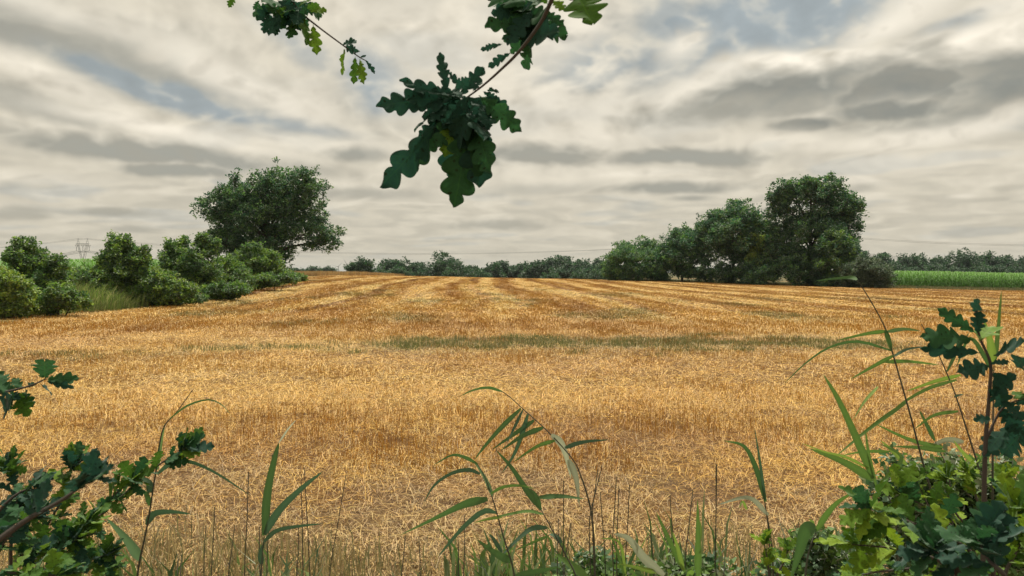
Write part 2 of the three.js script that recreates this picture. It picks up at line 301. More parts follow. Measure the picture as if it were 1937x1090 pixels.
// ------------------------------------------------------------------ vegetation builders
function tuftGeo(seed, n, h, w, spread, lean, cols) {
  const r = mulberry(seed), s = new Soup();
  for (let i = 0; i < n; i++) {
    const a = r() * Math.PI * 2, R = Math.sqrt(r()) * spread, x = Math.cos(a) * R, z = Math.sin(a) * R, hh = h * (0.5 + 0.6 * r());
    const b = r() * Math.PI * 2, out = hh * (0.1 + 0.35 * r()), dx = Math.cos(b) * out + lean * hh, dz = Math.sin(b) * out, f = r() * Math.PI, ww = w * (0.6 + 0.8 * r());
    const ox = Math.cos(f) * ww / 2, oz = Math.sin(f) * ww / 2, c = cols[Math.floor(r() * cols.length)], k = 0.75 + 0.5 * r(), col = [c[0] * k, c[1] * k, c[2] * k];
    const N = [-Math.sin(f), 0.35, Math.cos(f)];
    const P1 = [x + dx * 0.35, hh * 0.62, z + dz * 0.35], P2 = [x + dx, hh * (0.98 - 0.15 * r()), z + dz];
    s.poly([[x - ox, -0.03, z - oz], [x + ox, -0.03, z + oz], [P1[0] + ox, P1[1], P1[2] + oz], [P1[0] - ox, P1[1], P1[2] - oz]], N, col);
    s.poly([[P1[0] - ox, P1[1], P1[2] - oz], [P1[0] + ox, P1[1], P1[2] + oz], P2], N, col);
  }
  return s.build();
}
const leafMat = new THREE.MeshPhysicalMaterial({ vertexColors: true, roughness: 0.95, transmission: 0.5, thickness: 0, side: THREE.DoubleSide });
const bladeMat = new THREE.MeshPhysicalMaterial({ vertexColors: true, roughness: 0.92, transmission: 0.42, thickness: 0, side: THREE.DoubleSide });
const barkMat = new THREE.MeshStandardMaterial({ color: new THREE.Color().setRGB(0.085, 0.07, 0.052), roughness: 0.95 });
const twigMat = new THREE.MeshStandardMaterial({ color: new THREE.Color().setRGB(0.07, 0.055, 0.045), roughness: 0.85 });

function limb(pts, r0, r1, seg = 6, sides = 6) {
  const c = new THREE.CatmullRomCurve3(pts.map(p => Array.isArray(p) ? new THREE.Vector3(...p) : p)), n = seg * (pts.length - 1), P = [], I = [];
  let prev = new THREE.Vector3(1, 0, 0.3).normalize();
  for (let i = 0; i <= n; i++) {
    const t = i / n, q = c.getPoint(t), tg = c.getTangent(t), u = prev.clone().addScaledVector(tg, -prev.dot(tg)).normalize(), v = tg.clone().cross(u), R = mix(r0, r1, Math.pow(t, 0.85)); prev = u;
    for (let k = 0; k < sides; k++) { const a = k / sides * Math.PI * 2; P.push(q.x + (u.x * Math.cos(a) + v.x * Math.sin(a)) * R, q.y + (u.y * Math.cos(a) + v.y * Math.sin(a)) * R, q.z + (u.z * Math.cos(a) + v.z * Math.sin(a)) * R); }
    if (i) for (let k = 0; k < sides; k++) { const a = (i - 1) * sides + k, b = (i - 1) * sides + (k + 1) % sides; I.push(a, a + sides, b, b, a + sides, b + sides); }
  }
  const tip = c.getPoint(1); P.push(tip.x, tip.y, tip.z); const e = P.length / 3 - 1; for (let k = 0; k < sides; k++) I.push(n * sides + k, e, n * sides + (k + 1) % sides);
  const g = new THREE.BufferGeometry(); g.setAttribute('position', new THREE.Float32BufferAttribute(P, 3)); g.setIndex(I); g.computeVertexNormals(); return g;
}
// foliage: leaves in small sprays through the volume of each lobe; lobes are [x, y, z, rx, ry, rz]
function foliage(lobes, n, leaf, tones, seed, o = {}) {
  const r = mulberry(seed), P = new Float32Array(n * 12), Nn = new Float32Array(n * 12), C = new Float32Array(n * 12), I = new Uint32Array(n * 6);
  const { inner = 0.3, spray = 1.2, per = 12, flat = 0.8 } = o;
  const clumps = [];
  for (const l of lobes) {
    const m = o.clumps ?? 20;
    for (let i = 0; i < m; i++) {
      const a = r() * Math.PI * 2, c = r() * 2 - 1, s = Math.sqrt(1 - c * c), R = 0.30 + 0.76 * Math.pow(r(), 0.6), k = (0.17 + 0.24 * r()) * (R > 0.85 ? 0.75 : 1.15);
      clumps.push([l[0] + s * Math.cos(a) * R * l[3], l[1] + c * R * l[4], l[2] + s * Math.sin(a) * R * l[5], k * l[3] * 1.1, k * l[4], k * l[5] * 1.1]);
    }
    for (let i = 0; i < (o.shoots ?? 4); i++) {       // shoots standing out of the outline
      const a = r() * Math.PI * 2, c = r() * 1.3 - 0.3, s = Math.sqrt(Math.max(0, 1 - c * c)), R = 0.98 + 0.26 * r(), k = 0.09 + 0.10 * r();
      clumps.push([l[0] + s * Math.cos(a) * R * l[3], l[1] + c * R * l[4], l[2] + s * Math.sin(a) * R * l[5], k * l[3], k * l[4] * 1.9, k * l[5]]);
    }
  }
  lobes = clumps;
  const w = lobes.map(l => l[3] * l[4] + l[4] * l[5] + l[3] * l[5]), tot = w.reduce((a, b) => a + b, 0);
  let k = 0;
  while (k < n) {
    let pick = r() * tot, li = 0; while (pick > w[li] && li < lobes.length - 1) pick -= w[li++];
    const [lx, ly, lz, rx, ry, rz] = lobes[li];
    const a = r() * Math.PI * 2, cz = r() * 2 - 1, sz = Math.sqrt(1 - cz * cz), R = inner + (1 - inner) * Math.pow(r(), 0.55);
    const lump = 1 + 0.18 * N3(lx + sz * Math.cos(a) * 2.3, ly + cz * 2.3, lz + sz * Math.sin(a) * 2.3);
    const ux = sz * Math.cos(a), uy = cz, uz = sz * Math.sin(a), cx = lx + ux * R * rx * lump, cy = ly + uy * R * ry * lump, czz = lz + uz * R * rz * lump;
    const tn = tones[Math.floor(r() * tones.length)], tk = 0.8 + 0.4 * r();
    const m = Math.min(n - k, Math.round(per * (0.5 + r())));
    for (let i = 0; i < m; i++, k++) {
      const s = leaf * spray, x = cx + gauss(r) * s, y = cy + gauss(r) * s * flat, z = czz + gauss(r) * s;
      const L = leaf * (0.6 + 0.8 * r()), Wd = L * (0.5 + 0.25 * r());
      let dx = ux + gauss(r) * 1.2, dy = uy * 0.6 + gauss(r) * 0.9, dz = uz + gauss(r) * 1.2; let q = 1 / Math.hypot(dx, dy, dz); dx *= q; dy *= q; dz *= q;
      let nx = ux * 0.5 + gauss(r), ny = 0.55 + gauss(r) * 0.9, nz = uz * 0.5 + gauss(r); q = nx * dx + ny * dy + nz * dz; nx -= q * dx; ny -= q * dy; nz -= q * dz; q = 1 / (Math.hypot(nx, ny, nz) || 1); nx *= q; ny *= q; nz *= q;
      const sx = dy * nz - dz * ny, sy = dz * nx - dx * nz, szz = dx * ny - dy * nx;
      const b = k * 12, h = Wd / 2, f = 0.12 * L;
      P[b] = x; P[b + 1] = y; P[b + 2] = z;
      P[b + 3] = x + dx * L * 0.55 + sx * h + nx * f; P[b + 4] = y + dy * L * 0.55 + sy * h + ny * f; P[b + 5] = z + dz * L * 0.55 + szz * h + nz * f;
      P[b + 6] = x + dx * L; P[b + 7] = y + dy * L; P[b + 8] = z + dz * L;
      P[b + 9] = x + dx * L * 0.55 - sx * h + nx * f; P[b + 10] = y + dy * L * 0.55 - sy * h + ny * f; P[b + 11] = z + dz * L * 0.55 - szz * h + nz * f;
      const t = tk * (0.75 + 0.5 * r());
      for (let v = 0; v < 4; v++) { Nn[b + v * 3] = nx; Nn[b + v * 3 + 1] = ny; Nn[b + v * 3 + 2] = nz; C[b + v * 3] = tn[0] * t; C[b + v * 3 + 1] = tn[1] * t; C[b + v * 3 + 2] = tn[2] * t; }
      const iv = k * 4, ii = k * 6; I[ii] = iv; I[ii + 1] = iv + 1; I[ii + 2] = iv + 2; I[ii + 3] = iv; I[ii + 4] = iv + 2; I[ii + 5] = iv + 3;
    }
  }
  const g = new THREE.BufferGeometry(); g.setAttribute('position', new THREE.BufferAttribute(P, 3)); g.setAttribute('normal', new THREE.BufferAttribute(Nn, 3)); g.setAttribute('color', new THREE.BufferAttribute(C, 3)); g.setIndex(new THREE.BufferAttribute(I, 1)); return g;
}
const OAK = [[0.066, 0.180, 0.055], [0.048, 0.140, 0.058], [0.120, 0.250, 0.050], [0.034, 0.110, 0.058]];
const FRESH = [[0.24, 0.36, 0.045], [0.18, 0.30, 0.042], [0.32, 0.42, 0.050], [0.10, 0.20, 0.040]];
const HAWTHORN = [[0.115, 0.235, 0.040], [0.085, 0.185, 0.042], [0.21, 0.34, 0.042], [0.052, 0.125, 0.042]];
const WILLOW = [[0.10, 0.16, 0.08], [0.075, 0.13, 0.065], [0.14, 0.20, 0.10], [0.05, 0.10, 0.05]];
const DISTANT = [[0.036, 0.100, 0.040], [0.028, 0.080, 0.038], [0.052, 0.125, 0.042]];

// a tree from a list of crown lobes given as directions: [px, py, half width, half height] at distance d
function tree(name, label, group, d, basePx, lobesPx, n, leaf, tones, seed, o = {}) {
  const r = mulberry(seed + 5), k = d / FOCAL, bx = at(basePx, HORIZON, d).x, bz = -d, by = H(bx, bz);
  const g = thing(name, label, 'tree', group, new THREE.Vector3(bx, by, bz));
  const lobes = lobesPx.map(([px, py, rx, ry, dz = 0], i) => { const q = at(px, py, d); const rz = (rx * 0.7 + ry * 0.5) * k * (o.deep ?? 1); return [q.x - bx, q.y - by, dz ? dz : (i % 2 ? 1 : -1) * r() * rz * 0.6, rx * k, ry * k, rz]; });
  const ys = lobes.map(l => l[1]), lowest = Math.min(...lobes.map(l => l[1] - l[4])), topY = Math.max(...ys);
  const cxm = lobes.reduce((a, l) => a + l[0], 0) / lobes.length;
  const R = o.trunk ?? 0.035 * topY, forkY = Math.max(0.18 * topY, Math.min(lowest + 0.12 * topY, 0.4 * topY));
  part('trunk', limb([[0, -0.3, 0], [cxm * 0.12, forkY * 0.5, 0.1 * R], [cxm * 0.3, forkY, 0], [cxm * 0.6, mix(forkY, topY, 0.45), 0.1], [cxm * 0.9, topY, -0.1]], R, R * 0.18, 5, 8), barkMat, g);
  if (o.limbs !== false) for (const l of lobes) {
    const t = clamp((l[1] - forkY) / Math.max(0.1, topY - forkY)), sy = mix(forkY * 0.85, mix(forkY, topY, 0.4), t * 0.8), sx = mix(cxm * 0.25, cxm * 0.6, t);
    const e = [l[0], l[1] + l[4] * 0.3, l[2]];
    part('limb', limb([[sx, sy, 0], [mix(sx, e[0], 0.4) + gauss(r) * 0.3, mix(sy, e[1], 0.55), mix(0, e[2], 0.4)], e], R * 0.38, R * 0.07, 4, 6), barkMat, g);
    if (o.twigs) for (let q = 0; q < o.twigs; q++) { const a = r() * 6.28, f = 0.75; part('limb', limb([[mix(sx, e[0], 0.55), mix(sy, e[1], 0.6), e[2] * 0.55], [l[0] + Math.cos(a) * l[3] * f * 0.5, l[1] + gauss(r) * l[4] * 0.3, l[2] + Math.sin(a) * l[5] * f * 0.5], [l[0] + Math.cos(a) * l[3] * f, l[1] + Math.abs(Math.sin(a * 2.3)) * l[4] * 0.6, l[2] + Math.sin(a) * l[5] * f]], R * 0.16, R * 0.03, 3, 5), barkMat, g); }
  }
  part('crown', foliage(lobes, n, leaf, tones, seed, o), leafMat, g);
  return g;
}
function bush(name, label, group, d, basePx, lobesPx, n, leaf, tones, seed, o = {}) {
  const r = mulberry(seed + 5), k = d / FOCAL, bx = at(basePx, HORIZON, d).x, by = H(bx, -d);
  const g = thing(name, label, o.category ?? 'bush', group, new THREE.Vector3(bx, by, -d));
  const lobes = lobesPx.map(([px, py, rx, ry, dz]) => { const q = at(px, py, d), rz = (rx * 0.6 + ry * 0.5) * k; return [q.x - bx, q.y - by, dz ?? gauss(r) * rz * 0.4, rx * k, ry * k, rz]; });
  lobes.forEach(l => part('stem', limb([[l[0] * 0.35 + gauss(r) * 0.1, -0.15, l[2] * 0.3], [l[0] * 0.65, l[1] * 0.5, l[2] * 0.6], [l[0], l[1] + l[4] * 0.4, l[2]]], 0.035, 0.008, 4, 5), barkMat, g));
  part('foliage', foliage(lobes, n, leaf, tones, seed, o), leafMat, g);
  return g;
}

// ------------------------------------------------------------------ the big oak by the hedge, and the grove across the field
tree('oak_tree', 'large spreading oak standing alone behind the hedge', null, 80, 512,
  [[545, 347, 62, 34], [592, 372, 34, 40], [455, 372, 44, 38], [413, 392, 34, 32], [430, 436, 38, 40], [515, 400, 52, 38], [560, 414, 52, 40], [602, 446, 46, 28], [505, 448, 60, 36], [535, 478, 26, 26], [440, 347, 12, 12], [470, 425, 46, 40], [488, 358, 36, 28], [472, 392, 44, 34], [520, 370, 50, 34], [628, 458, 18, 14], [410, 462, 14, 24], [428, 458, 30, 26], [455, 468, 40, 24], [490, 474, 44, 22]],
  78000, 0.225, [...OAK, [0.10, 0.20, 0.05]], 101, { trunk: 0.55, twigs: 3, deep: 0.75 });
tree('oak_tree', 'tallest tree of the grove, with sky showing through its crown', 'trees of the grove across the field', 100, 1532,
  [[1500, 362, 34, 26], [1545, 354, 42, 22], [1580, 370, 30, 28], [1600, 400, 26, 28], [1475, 378, 24, 20], [1535, 395, 58, 38], [1490, 415, 36, 36], [1600, 430, 22, 26], [1570, 425, 36, 36], [1540, 450, 52, 40], [1480, 455, 30, 34], [1585, 465, 26, 30], [1500, 488, 36, 30], [1550, 492, 40, 28], [1465, 490, 22, 24]],
  78000, 0.255, OAK, 103, { trunk: 0.5, twigs: 3, deep: 0.85, clumps: 24 });
tree('grove_tree', 'second tallest tree of the grove, a bare trunk beneath a round crown', 'trees of the grove across the field', 106, 1388,
  [[1385, 412, 42, 28], [1412, 422, 28, 30], [1355, 430, 32, 30], [1385, 450, 52, 36], [1362, 478, 34, 28], [1412, 478, 32, 28]],
  46000, 0.26, OAK, 105, { trunk: 0.35, twigs: 2, clumps: 26 });
tree('grove_tree', 'pale green slender tree squeezed between the two tallest grove trees', 'trees of the grove across the field', 103, 1442,
  [[1440, 438, 20, 22], [1425, 455, 20, 20], [1445, 470, 28, 34], [1430, 495, 24, 24]],
  16000, 0.24, FRESH, 107, { trunk: 0.18, twigs: 1 });
tree('grove_tree', 'narrow dark tree with two leafy shoulders beside the low round tree', 'trees of the grove across the field', 111, 1290,
  [[1290, 447, 28, 22], [1315, 452, 24, 22], [1275, 470, 24, 26], [1300, 480, 36, 30], [1290, 505, 26, 20]],
  34000, 0.25, OAK, 109, { trunk: 0.24, twigs: 1, clumps: 26 });
tree('grove_tree', 'low round-headed tree at the end of the grove, foliage down to the ground', 'trees of the grove across the field', 116, 1205,
  [[1205, 470, 42, 20], [1175, 482, 32, 22], [1240, 480, 34, 26], [1205, 498, 56, 28], [1160, 502, 20, 20], [1250, 508, 28, 22], [1165, 518, 22, 14], [1205, 518, 46, 14], [1245, 520, 26, 12]],
  44000, 0.24, OAK.map(c => [c[0] * 1.25, c[1] * 1.15, c[2]]), 111, { trunk: 0.25, clumps: 24, shoots: 3 });
tree('grove_tree', 'light green bushy tree in front of the tallest grove tree', 'trees of the grove across the field', 94, 1582,
  [[1575, 455, 30, 20], [1598, 472, 26, 26], [1575, 490, 34, 30], [1580, 518, 36, 26]],
  26000, 0.23, [...OAK, FRESH[1]], 113, { trunk: 0.2 });
bush('elder_bush', 'dark low bush filling the foot of the grove under the slender tree', 'undergrowth bushes of the grove', 100, 1440, [[1425, 515, 30, 24], [1465, 512, 34, 26], [1445, 525, 50, 18]], 15000, 0.22, OAK, 121);
bush('elder_bush', 'dark bush below the tallest grove tree, hiding its trunk foot', 'undergrowth bushes of the grove', 97, 1520, [[1500, 510, 30, 28], [1535, 518, 38, 24], [1555, 525, 34, 18]], 15000, 0.22, OAK, 123);
bush('elder_bush', 'dark bush at the trunk of the second tallest grove tree', 'undergrowth bushes of the grove', 104, 1370, [[1350, 516, 26, 18], [1385, 520, 26, 15], [1400, 512, 18, 20]], 10000, 0.22, OAK, 125);
bush('elder_bush', 'small dark bush between the low round tree and its narrow neighbour', 'undergrowth bushes of the grove', 108, 1325, [[1315, 520, 20, 12], [1335, 518, 16, 14]], 5000, 0.22, OAK, 127);
bush('willow_bush', 'grey-green willow bush between the grove and the maize', null, 90, 1640, [[1640, 512, 38, 24], [1615, 522, 26, 22], [1668, 522, 24, 22], [1642, 528, 46, 18]], 24000, 0.20, WILLOW, 129);

// ------------------------------------------------------------------ the hedge on the left
const HG = 'bushes along the hedge bank';
bush('hawthorn_bush', 'bright yellow-green bush cut by the left picture edge', HG, 25.5, 20, [[-25, 530, 40, 24], [15, 530, 30, 20], [38, 552, 28, 22], [8, 560, 36, 26], [34, 580, 30, 20], [-30, 575, 40, 28], [0, 590, 40, 16]], 22000, 0.10, FRESH, 131, { shoots: 7 });
bush('hawthorn_bush', 'tall hawthorn with pointed shoots behind the bright yellow-green bush', HG, 28, 70, [[55, 492, 32, 24], [35, 478, 16, 14], [72, 520, 40, 30], [105, 520, 20, 24], [98, 548, 30, 34], [75, 570, 34, 34], [62, 467, 8, 14], [38, 468, 10, 15], [104, 496, 9, 14], [20, 486, 9, 12]], 30000, 0.10, HAWTHORN, 133, { shoots: 7 });
bush('hawthorn_bush', 'tall dark hawthorn standing between two grassy stretches of bank', HG, 33, 232, [[222, 468, 22, 18], [232, 490, 34, 24], [258, 490, 22, 14], [210, 502, 22, 18], [235, 520, 44, 26], [255, 548, 34, 26], [222, 515, 30, 30], [262, 566, 24, 16], [214, 457, 9, 12], [238, 460, 10, 13], [272, 478, 9, 12], [196, 492, 9, 10]], 32000, 0.112, HAWTHORN, 135, { shoots: 7 });
bush('hawthorn_bush', 'twin-topped hawthorn halfway along the hedge', HG, 42, 360, [[335, 480, 26, 20], [390, 470, 20, 18], [365, 498, 44, 26], [325, 505, 20, 18], [380, 518, 44, 26], [395, 540, 36, 20], [350, 530, 36, 22], [325, 468, 8, 13], [346, 462, 9, 12], [384, 454, 10, 13], [402, 462, 9, 14], [312, 490, 8, 12]], 32000, 0.13, HAWTHORN, 137, { shoots: 7 });
bush('hazel_bush', 'lighter green rounded hazel directly under the lone oak', HG, 58, 478, [[478, 488, 26, 18], [455, 498, 28, 16], [505, 498, 26, 18], [480, 512, 52, 22], [515, 518, 28, 16], [445, 520, 26, 18], [470, 470, 11, 12], [490, 474, 10, 12], [515, 486, 9, 11], [440, 490, 9, 11]], 26000, 0.17, [...HAWTHORN, FRESH[1]], 139, { shoots: 7 });
bush('bramble_bush', 'low bramble at the far tip of the hedge', HG, 72, 562, [[552, 524, 16, 8], [570, 527, 10, 5]], 4000, 0.16, HAWTHORN, 141);
bush('bramble_bush', 'low bramble filling the foot of the hedge below the twin-topped hawthorn', HG, 38, 425, [[440, 548, 34, 14], [400, 556, 34, 14], [365, 562, 30, 12]], 12000, 0.12, HAWTHORN, 143);
bush('bramble_bush', 'low bramble filling the hedge foot in front of the hazel', HG, 50, 520, [[520, 530, 32, 10], [480, 537, 30, 12], [545, 526, 16, 8]], 10000, 0.14, HAWTHORN, 145);
bush('bramble_bush', 'low bramble spilling from the bank foot right of the tall dark hawthorn', HG, 34.5, 340, [[330, 572, 30, 10], [300, 578, 26, 9], [355, 568, 26, 10]], 9000, 0.11, [...HAWTHORN, FRESH[1]], 149);
bush('bramble_bush', 'bramble tangle closing the gap between twin-topped hawthorn and hazel', HG, 46, 440, [[425, 512, 26, 20], [440, 522, 30, 20], [450, 535, 36, 14], [420, 540, 30, 14]], 19000, 0.13, [...HAWTHORN, FRESH[1]], 151);
bush('bramble_bush', 'low leafy bramble left of the tall dark hawthorn, above the long grass', HG, 32, 170, [[165, 525, 34, 18], [190, 545, 26, 22], [140, 540, 28, 22], [200, 562, 20, 20], [165, 560, 34, 18]], 19000, 0.10, [...HAWTHORN, FRESH[0]], 153, { shoots: 7 });
bush('bramble_bush', 'bramble skirt at the foot of the pointed hawthorn on the left', HG, 26.5, 110, [[115, 560, 24, 22], [95, 580, 30, 18], [140, 572, 20, 16]], 9000, 0.09, [...HAWTHORN, FRESH[1]], 155, { shoots: 7 });
bush('bramble_bush', 'leafy bramble mound on the bank beside the tall dark hawthorn', HG, 33, 300, [[295, 532, 30, 24], [315, 545, 34, 24], [340, 552, 34, 20], [310, 565, 40, 14]], 19000, 0.115, [...HAWTHORN, FRESH[0]], 147);
{
  const r = mulberry(601), cols = [[0.21, 0.31, 0.06], [0.28, 0.36, 0.09], [0.16, 0.26, 0.05], [0.42, 0.42, 0.18]];
  const geos = [31, 32, 33].map(i => tuftGeo(i, 46, 0.95, 0.016, 0.32, 0.28, cols)), spots = [];
  for (let d = 18; d < 76; d += 0.32) { const n = 9; for (let i = 0; i < n; i++) { const off = Math.pow(r(), 1.2) * 5.2; const x = leftEdge(d) + 0.15 - off, k = 0.55 + 0.55 * sstep(0, 1.6, off) + r() * 0.25; spots.push([x, -d + (r() - 0.5) * 0.4, (r() - 0.5) * 1.2, k, k * (0.7 + 0.5 * N2(x * 0.4, d * 0.3) * 0.6 + 0.25 * r()), k, sstep(0.3, 3.5, off) * 0.55 - 0.03]); } }
  scatter('bank_grass', 'long wind-combed grass covering the hedge bank', 'grass', geos, bladeMat, spots, (x, d) => { const n = 0.85 + 0.4 * N2(x * 0.5, d * 0.4); return [n, n, n]; });
}
{ // dense maize behind the hedge on the left, seen as one dark green band, and the maize on the right
  const maize = (seed) => {
    const r = mulberry(seed), s = new Soup(), h = 2.0;
    s.poly([[-0.02, 0, 0], [0.02, 0, 0], [0.012, h, 0], [-0.012, h, 0]], [0, 0, 1], [0.13, 0.19, 0.06]);
    for (let i = 0; i < 11; i++) {
      const a = r() * 6.28, y = 0.25 + i * 0.155 + r() * 0.06, L = 0.42 + 0.4 * r(), w = 0.075, ca = Math.cos(a), sa = Math.sin(a), k = 0.75 + 0.5 * r(), col = [0.13 * k, 0.31 * k, 0.032 * k];
      const A = [0, y, 0], B = [ca * L * 0.5, y + 0.28 + 0.1 * r(), sa * L * 0.5], C = [ca * L, y + 0.1 - 0.25 * r(), sa * L], o = [-sa * w / 2, 0, ca * w / 2];
      s.poly([[A[0] - o[0] * 0.6, A[1], A[2] - o[2] * 0.6], [A[0] + o[0] * 0.6, A[1], A[2] + o[2] * 0.6], [B[0] + o[0], B[1], B[2] + o[2]], [B[0] - o[0], B[1], B[2] - o[2]]], [-ca * 0.6, 0.8, -sa * 0.6], col);
      s.poly([[B[0] - o[0], B[1], B[2] - o[2]], [B[0] + o[0], B[1], B[2] + o[2]], C], [ca * 0.5, 0.85, sa * 0.5], col);
    }
    for (let i = 0; i < 4; i++) { const a = r() * 6.28; s.poly([[-0.008, h - 0.05, 0], [0.008, h - 0.05, 0], [Math.cos(a) * 0.1, h + 0.18, Math.sin(a) * 0.1]], [0, 0.3, 1], [0.22, 0.20, 0.08]); }
    return s.build();
  };
  const geos = [41, 42, 43, 44].map(maize), r = mulberry(611), right = [], left = [];
  for (let row = 0; row < 34; row++) for (let x = 47; x < 92; x += 0.2) { const d = 96 + row * 0.75; right.push([x + gauss(r) * 0.05 + (row % 2) * 0.1, -d, r() * 6.28, 1, 0.92 + 0.16 * r(), 1]); }
  scatter('maize_crop', 'dense green maize crop in a block at the far side of the field', 'maize', geos, bladeMat, right, () => [1, 1, 1]);
  for (let row = 0; row < 14; row++) for (let d = 24; d < 70; d += 0.3) left.push([leftEdge(d) - 9 - row * 0.75 + gauss(r) * 0.06, -d, r() * 6.28, 1, 0.78 + 0.14 * r(), 1, 0.1]);
  scatter('maize_crop', 'maize crop showing behind the hedge bank', 'maize', geos, bladeMat, left, () => [1, 1, 1]);
  const cols = [[0.20, 0.19, 0.075], [0.30, 0.25, 0.11], [0.12, 0.16, 0.05]], tg = [51, 52].map(i => tuftGeo(i, 40, 0.55, 0.02, 0.4, 0.1, cols)), spots = [];
  for (let x = 18; x < 95; x += 0.3) for (let i = 0; i < 5; i++) { const d = farEdge(x) + 0.1 + r() * 2.8; spots.push([x + r() * 0.3, -d, r() * 6.28, 1, 0.6 + 0.5 * r(), 1]); }
  scatter('margin_grass', 'strip of rough grass between the stubble and the maize', 'grass', tg, bladeMat, spots, () => [1, 1, 1]);
  const wc = [[0.42, 0.27, 0.10], [0.36, 0.22, 0.08], [0.48, 0.33, 0.13]], wg = [55, 56].map(i => tuftGeo(i, 60, 0.82, 0.022, 0.5, 0.05, wc)), ws = [];
  for (let d = 104; d < 150; d += 0.8) for (let x = leftEdge(d) - 0.3 - Math.min(26, (d - 100) * 1.2); x < leftEdge(d) + Math.max(0, (d - 122) * 0.22); x += 0.7) ws.push([x + r() * 0.4, -d + r() * 0.4, r() * 6.28, 1, 0.9 + 0.2 * r(), 1]);
  scatter('standing_wheat', 'strip of uncut ripe wheat beyond the tip of the hedge', 'wheat', wg, bladeMat, ws, () => [1, 1, 1]);
  const weedC = [[0.13, 0.17, 0.05], [0.19, 0.20, 0.065], [0.28, 0.25, 0.09]], weedG = [57, 58].map(i => tuftGeo(i, 34, 0.13, 0.007, 0.22, 0, weedC)), weedS = [];
  for (let i = 0; i < 26000; i++) { const d = 13 + r() * 55, x = (r() - 0.5) * 1.5 * d; if (d < 24 || r() < 0.35) { if (weedAmount(x, d) > 0.25 + 0.6 * r() && inField(x, d) > 0.6) weedS.push([x, -d, r() * 6.28, 1, 0.6 + 0.8 * r(), 1]); } }
  scatter('field_weeds', 'grey-green weeds growing in a band through the stubble', 'weeds', weedG, bladeMat, weedS, () => [1, 1, 1]);
}

// ------------------------------------------------------------------ the far treeline
{
  const words = 'first second third fourth fifth sixth seventh eighth ninth tenth eleventh twelfth thirteenth fourteenth fifteenth sixteenth seventeenth eighteenth nineteenth twentieth'.split(' ');
  const far = [[688, 491, 25, 200], [741, 493, 20, 250], [766, 492, 14, 255], [790, 500, 15, 280], [835, 481, 29, 270], [868, 500, 13, 280], [886, 507, 11, 330], [905, 508, 17, 300], [928, 503, 14, 300], [948, 497, 17, 320], [972, 503, 13, 330], [992, 497, 15, 320], [1018, 496, 22, 300], [1058, 486, 30, 300], [1079, 500, 22, 255], [1100, 494, 20, 310], [1127, 496, 22, 300], [1150, 497, 18, 290]];
  const build = (list, where, group, n, seed, tones) => list.forEach(([px, py, rx, d], i) => {
    const r = mulberry(seed + i * 7), base = 531, hh = base - py, lobes = [];
    for (let q = 0; q < 6; q++) { const t = q / 5; lobes.push([px + (r() - 0.5) * rx * (1.5 - 0.7 * t), base - hh * (0.16 + 0.55 * t + 0.05 * r()), rx * (1.25 - 0.5 * t), hh * (0.30 + 0.05 * r())]); }
    tree('distant_tree', `${words[i]} tree from the left ${where}`, group, d, px, lobes, n, 0.0025 * d, tones, seed + i, { limbs: false, trunk: 0.3, clumps: 15, shoots: 0 });
  });
  build(far, 'in the treeline beyond the field crest', 'treeline beyond the crest', 10000, 701, DISTANT);
  const low = [[752, 506, 14, 240], [853, 509, 13, 240], [720, 508, 12, 230], [912, 514, 16, 250], [1040, 513, 14, 240], [1093, 512, 12, 240], [1135, 512, 16, 230]];
  low.forEach(([px, py, rx, d], i) => bush('distant_bush', `${words[i]} low bush from the left before the treeline beyond the crest`, 'bushes before the far treeline', d, px, [[px, py + 10, rx, 11], [px - rx * 0.5, py + 14, rx * 0.6, 8], [px + rx * 0.5, py + 13, rx * 0.6, 9]], 2600, 0.45, DISTANT.map(c => [c[0] * 1.3, c[1] * 1.25, c[2] * 1.2]), 781 + i));
  const right = [[1632, 478, 20, 330], [1668, 482, 22, 340], [1711, 481, 24, 330], [1750, 485, 20, 350], [1777, 486, 18, 340], [1822, 476, 28, 320], [1858, 483, 20, 340], [1883, 487, 17, 350], [1906, 485, 22, 335], [1938, 487, 22, 330]];
  build(right, 'in the treeline behind the right-hand maize', 'treeline behind the maize', 10000, 801, DISTANT);
  const front = [[1690, 505, 20, 260], [1725, 506, 18, 262], [1770, 508, 20, 268], [1866, 503, 20, 262], [1900, 506, 18, 258], [1930, 506, 20, 262], [1808, 509, 18, 265]].sort((a, b) => a[0] - b[0]);
  front.forEach(([px, py, rx, d], i) => bush('distant_bush', `${words[i]} rounded bush from the left between the maize and its far treeline`, 'bushes behind the maize', d, px, [[px, py + 8, rx, 12], [px - rx * 0.5, py + 14, rx * 0.6, 8], [px + rx * 0.5, py + 12, rx * 0.6, 9]], 2600, 0.5, DISTANT, 861 + i));
  [[562, 513, 12], [592, 510, 16], [622, 511, 12]].forEach(([px, py, rx], i) => bush('distant_copse', `${['small leftmost', 'broad middle', 'third and rightmost'][i]} faraway clump of trees above the uncut wheat`, 'faraway clumps of trees', 520, px, [[px - rx * 0.5, py + 4, rx * 0.6, 6], [px + rx * 0.5, py + 4, rx * 0.6, 5], [px, py + 3, rx * 0.7, 6]], 3000, 1.1, DISTANT, 891 + i, { category: 'copse' }));
}

